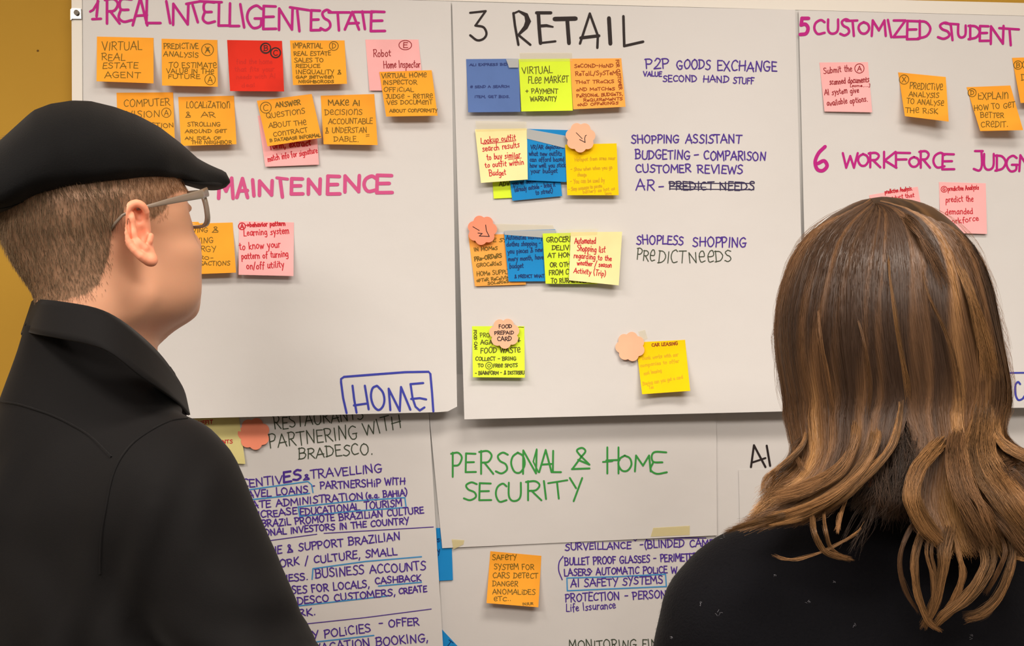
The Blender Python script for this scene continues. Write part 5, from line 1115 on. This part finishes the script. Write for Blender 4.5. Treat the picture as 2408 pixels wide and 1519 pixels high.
def head_strands(n, smin_, smax_, npts=17, reach=1.0, seed=0):
    r = np.random.default_rng(seed); s = r.uniform(smin_, smax_, n)
    nl = 64; lid = np.floor(s * nl).astype(int); sc = (lid + .5) / nl; s = s + (sc - s) * .10     # strands gather into locks
    layer = r.random(n) ** 1.6
    ys = np.array([466, 474, 490, 520, 570, 640, 720, 800, 880, 940], float)
    ctrl = np.empty((n, len(ys) + 6, 3)); wav = r.normal(0, 1, n) * 2.0 + (vn(s * 26) - .5) * 7
    for j, y in enumerate(ys):
        l, rr = Lx(y), Rx(y); su = s + .010 * np.sin(y * .012 + 6.28 * vn(s * 9 + 30)) * min(1, max(0, (y - 540) / 150))
        su = np.clip(su, 0, 1)
        x = l + (rr - l) * su + wav * min(1, (y - 462) / 100)
        wc = math.exp(-((y - 462) / 26.0)); yy = y + wc * 26 * (1 - np.abs(2 * s - 1) ** 2) * .6
        x = x * (1 - wc * .75) + 2048 * wc * .75
        dep = WY + .02 - (Dy(yy) - .016 * layer + .0026 * (vn(s * 40 + 90) - .5)) * np.sqrt(np.clip(1 - (2 * su - 1) ** 2, 0, 1))
        ctrl[:, j] = np.stack([x, yy, dep], 1)
    left = s < .548; tl = np.where(left[:, None, None], tail(s, True), tail(s, False))
    for j in range(6):
        t = j / 5; x = tl[:, j, 0] + wav * 1.4 + 13 * t * (vn(s * 22 + j * 1.7 + 60) - .5) + r.normal(0, 2.5 + 5 * t, n); y = tl[:, j, 1] + r.normal(0, 2 + 5 * t, n)
        edge = WY + .02 - (.112 - .016 * layer) * np.sqrt(np.clip(1 - (2 * s - 1) ** 2, .0, 1))
        back = np.where(left, -.600 - .055 * np.clip((x - 1720) / 400, 0, 1), -.655) + .014 * layer
        ctrl[:, len(ys) + j] = np.stack([x, y, edge * (1 - t) + back * t if j < 4 else back], 1)
    cut = r.uniform(.80, 1, n) * reach
    full = resample(ctrl, npts * 2); L_ = full.shape[1]; k = np.linspace(0, 1, npts)[None] * cut[:, None] * (L_ - 1); i0 = np.clip(k.astype(int), 0, L_ - 2); fr = (k - i0)[..., None]
    idx = np.arange(n)[:, None]; pts = full[idx, i0] * (1 - fr) + full[idx, i0 + 1] * fr
    W3 = P_arr(pts[..., 0], pts[..., 1], pts[..., 2])
    # tint along the strand
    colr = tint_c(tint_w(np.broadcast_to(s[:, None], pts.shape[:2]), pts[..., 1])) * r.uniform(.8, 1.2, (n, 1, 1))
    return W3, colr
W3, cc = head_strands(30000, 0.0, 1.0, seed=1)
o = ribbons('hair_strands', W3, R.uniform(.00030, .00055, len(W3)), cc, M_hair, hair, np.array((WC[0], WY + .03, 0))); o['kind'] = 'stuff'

def surfdep(x, y):
    y0 = np.minimum(y, 1000); u = np.clip((x - Lx(y0)) / (Rx(y0) - Lx(y0)), .02, .98); h_ = WY + .02 - Dy(y0) * np.sqrt(1 - (2 * u - 1) ** 2)
    bk = np.where((x < 2100) & (y < 1235), -.600 - .055 * np.clip((x - 1720) / 400, 0, 1), -.657); t = np.clip((y - 985) / 190, 0, 1)
    return h_ * (1 - t) + bk * t
def lock(pts, w0, w1, n, tint, dep=-.662, seed=0, wmid=None, spread=1.0):
    r = np.random.default_rng(seed); pts = np.array(pts, float); m = len(pts); t = np.linspace(0, 1, m)
    wid = np.interp(t, [0, .5, 1], [w0, wmid or (w0 + w1) / 2, w1]); n = int(n * 1.7)
    tg = np.gradient(pts, axis=0); tg /= np.linalg.norm(tg, axis=1, keepdims=True); nr = np.stack([-tg[:, 1], tg[:, 0]], 1)
    o1 = r.uniform(-1, 1, n); o2 = r.uniform(-1, 1, n) * np.sqrt(1 - o1 ** 2)
    mg = max(1, min(9, int(max(w0, w1, wmid or 0) / 6) + 1)); gi = np.minimum(((o1 + 1) / 2 * mg).astype(int), mg - 1); gc = (gi + .5) / mg * 2 - 1
    o1 = gc + (o1 - gc) * (.62 if mg > 1 else 1); gr_ = r.random((mg, 4))
    c = pts[None] + nr[None] * (np.sin(t[None] * (2.5 + 3 * gr_[gi, 0:1]) + 6.28 * gr_[gi, 1:2]) * wid[None] * (.30 if mg > 1 else 0))[..., None] + nr[None] * (o1[:, None, None] * wid[None, :, None] / 2) + r.normal(0, 1, (n, m, 2)) * spread * (1 + 2 * t[None, :, None])
    c = c + nr[None] * (np.sin(t[None] * r.uniform(3, 7, (n, 1)) + r.uniform(0, 6.28, (n, 1))) * wid[None] * .20)[..., None]
    d = surfdep(c[..., 0], c[..., 1]) + (.019 if tint < .1 else 0) - .0035 - .006 * np.sin(np.pi * np.clip(t, 0, 1))[None] + o2[:, None] * wid[None] / 2 * .00035 + .022 * np.clip(1 - t / .3, 0, 1)[None] ** 1.3 * r.uniform(.5, 1, (n, 1))
    ctrl = np.concatenate([c, (np.zeros((n, m)) + d)[..., None]], 2); q0 = resample(ctrl, 32); k_ = np.linspace(0, 1, 16)[None] * (31 * r.uniform(.72, 1, (n, 1)) ** .8 - 5 * 0) ; st_ = r.uniform(0, 13, (n, 1)); k_ = st_ + k_ * (1 - st_ / 31); i_ = np.clip(k_.astype(int), 0, 30); f_ = (k_ - i_)[..., None]; q = q0[np.arange(n)[:, None], i_] * (1 - f_) + q0[np.arange(n)[:, None], i_ + 1] * f_
    col0 = CD + (CM - CD) * min(1, tint * 2) if tint < .5 else CM + (CG - CM) * (tint * 2 - 1)
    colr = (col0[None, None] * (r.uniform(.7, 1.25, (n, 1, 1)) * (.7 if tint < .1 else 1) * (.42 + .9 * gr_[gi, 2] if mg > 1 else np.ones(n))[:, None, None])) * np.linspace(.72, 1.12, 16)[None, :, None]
    return P_arr(q[..., 0], q[..., 1], q[..., 2]), colr
LK = [
 ([(2112, 930), (2112, 1020), (2108, 1100), (2100, 1180), (2092, 1225)], 120, 84, 520, .09, -.652),
 ([(2080, 1010), (2076, 1090), (2050, 1160), (2010, 1210)], 60, 60, 200, .09, -.652),
 ([(2180, 1190), (2140, 1250), (2117, 1315), (2128, 1385), (2162, 1445)], 10, 5, 60, .35, -.660),
 ([(2190, 1200), (2158, 1278), (2152, 1340), (2162, 1402), (2185, 1460), (2216, 1485)], 16, 9, 130, .8, -.664),
 ([(2210, 1220), (2184, 1290), (2198, 1365), (2192, 1430), (2166, 1478)], 14, 10, 90, .75, -.666),
 ([(2235, 1220), (2222, 1290), (2222, 1340), (2204, 1415), (2172, 1478)], 34, 12, 220, .85, -.668),
 ([(2235, 1230), (2256, 1300), (2265, 1350), (2248, 1402), (2214, 1450)], 14, 8, 90, .8, -.666),
 ([(2300, 1230), (2326, 1312), (2308, 1365), (2270, 1412), (2222, 1448), (2196, 1474)], 34, 12, 230, .95, -.670),
 ([(2350, 1220), (2378, 1285), (2374, 1335), (2350, 1400), (2312, 1440), (2266, 1456)], 26, 12, 200, .85, -.668),
 ([(2330, 1220), (2362, 1290), (2346, 1350), (2316, 1400)], 12, 5, 60, .6, -.664),
 ([(2300, 1180), (2360, 1240), (2420, 1310), (2470, 1330)], 40, 20, 220, .6, -.662),
 ([(2360, 1300), (2400, 1312), (2440, 1316)], 10, 6, 50, .9, -.668),
 ([(1912, 1195), (1914, 1240), (1932, 1290), (1965, 1310), (2010, 1318)], 12, 6, 80, .8, -.662),
 ([(1938, 1190), (1940, 1240), (1952, 1290), (1985, 1312)], 9, 4, 50, .7, -.662),
 ([(1990, 1170), (1978, 1215), (1968, 1255)], 9, 4, 45, .75, -.662),
 ([(2036, 1222), (2010, 1255), (1955, 1287), (1890, 1313), (1845, 1314), (1814, 1304)], 4, 2, 16, .85, -.666),
 ([(2070, 1110), (2056, 1170), (2030, 1230), (1990, 1300)], 22, 44, 30, .05, -.655),
 ([(2110, 1030), (2104, 1110), (2098, 1180), (2080, 1250)], 50, 90, 60, .0, -.652),
 ([(2230, 1010), (2190, 1060), (2160, 1110), (2152, 1170), (2175, 1230), (2215, 1280)], 50, 24, 420, .85, -.670),
 ([(2330, 900), (2325, 980), (2310, 1050), (2320, 1110), (2370, 1190), (2430, 1260)], 50, 60, 500, .8, -.668),
 ([(2260, 980), (2250, 1060), (2262, 1140), (2300, 1220), (2340, 1290)], 46, 40, 420, .62, -.668),
 ([(2350, 960), (2345, 1010), (2372, 1050), (2430, 1078), (2490, 1092)], 26, 16, 320, .9, -.640),
 ([(2395, 1085), (2360, 1095), (2375, 1130), (2440, 1190)], 24, 40, 160, .35, -.655),
 ([(2060, 980), (2062, 1040), (2030, 1105), (1960, 1165), (1880, 1205), (1800, 1222)], 30, 20, 420, .88, [-.66, -.655, -.645, -.635, -.625]),
 ([(2005, 960), (2010, 1030), (1975, 1100), (1900, 1150), (1812, 1178)], 22, 26, 260, .75, [-.65, -.645, -.635, -.62, -.61]),
 ([(2120, 900), (2118, 980), (2100, 1050), (2050, 1110), (1985, 1165), (1925, 1200)], 14, 14, 200, .95, [-.668, -.665, -.655, -.64, -.635]),
 ([(1890, 930), (1900, 1000), (1888, 1050), (1840, 1095), (1800, 1125), (1788, 1160)], 14, 8, 70, .85, [-.60, -.60, -.59, -.58]),
 ([(1895, 1010), (1872, 1070), (1830, 1100), (1818, 1130), (1822, 1144)], 7, 3, 28, .8, [-.60, -.59, -.58]),
 ([(1910, 1010), (1868, 1050), (1882, 1090), (1892, 1110)], 9, 3, 34, .6, [-.60, -.59, -.58]),
 ([(1900, 1185), (1840, 1210), (1780, 1228), (1700, 1252)], 16, 6, 120, .8, [-.635, -.625, -.61, -.59]),
 ([(2088, 545), (2092, 640), (2105, 740), (2122, 840), (2133, 900), (2135, 950)], 2, 8, 34, .85, [-.575, -.612, -.632, -.640, -.640]),
 ([(1922, 680), (1928, 780), (1945, 880), (1960, 980)], 3, 8, 24, .62, [-.59, -.607, -.618, -.622]),
 ([(2000, 700), (2030, 800), (2044, 900), (2040, 990)], 3, 8, 24, .6, [-.628, -.64, -.645]),
 ([(2165, 580), (2180, 680), (2228, 790), (2252, 900), (2255, 980)], 3, 8, 26, .66, [-.598, -.625, -.636, -.64]),
 ([(2230, 560), (2280, 680), (2310, 800), (2330, 900)], 20, 34, 200, .85, [-.56, -.585, -.60, -.61]),
 ([(2110, 500), (2150, 530), (2190, 590), (2230, 680)], 16, 26, 110, .35, [-.575, -.595, -.61, -.625]),
]
for i, a in enumerate(LK):
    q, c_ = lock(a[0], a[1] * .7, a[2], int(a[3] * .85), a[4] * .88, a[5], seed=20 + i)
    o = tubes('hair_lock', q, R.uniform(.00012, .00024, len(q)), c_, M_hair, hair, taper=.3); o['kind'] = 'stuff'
# flyaway hairs round the outline
fl = []
for i in range(150):
    y0 = R.uniform(480, 900); left = R.random() < .68; e = Lx(y0) if left else Rx(y0); sg = -1 if left else 1; ln = R.uniform(40, 150); b = R.uniform(3, 15)
    yy = np.linspace(0, 1, 6); x = e - sg * 3 + sg * b * np.sin(yy * math.pi * R.uniform(.5, 1.0)) + ((Lx(y0 + ln * yy) if left else Rx(y0 + ln * yy)) - e); fl.append(np.stack([x, y0 + ln * yy, np.full(6, WY + .01 + R.uniform(-.02, .02))], 1))
fl = np.array(fl); o = tubes('flyaway_hair', P_arr(fl[..., 0], fl[..., 1], fl[..., 2]), np.full(len(fl), .00011), np.tile(CM * 1.3, (len(fl), 1)), M_hair, hair, taper=.5); o['kind'] = 'stuff'

# trousers and shoes below the frame
tr2 = [(s_ell((0, .01, .88), (.15, .12, .10)), 0)]
for s in (-1, 1): tr2 += [(s_cap((s * .08, .01, .82), (s * .09, .02, .46), .082, .056), .03), (s_cap((s * .09, .02, .46), (s * .095, .0, .07), .056, .042), .02)]
TV, TF = surface_nets(in_frame(lambda X, Y, Z: np.maximum(blend(tr2)(X, Y, Z), np.maximum(.04 - Z, Z - .92)), *WB), (WO[0] - .2, -.68, .02), (WO[0] + .2, -.34, .95), .012)
mesh_obj('trousers', TV, TF, M_trous, woman)
for s in (-1, 1):
    sv, sf = surface_nets(in_frame(lambda X, Y, Z: np.maximum(blend([(s_ell((s * .10, .0, .045), (.038, .05, .045)), 0), (s_ell((s * .103, .10, .03), (.042, .09, .032)), .04)])(X, Y, Z), .001 - Z), *WB), (WO[0] - .2, -.6, -.01), (WO[0] + .2, -.28, .12), .007)
    mesh_obj('shoe', sv, sf, M_shoe, woman)
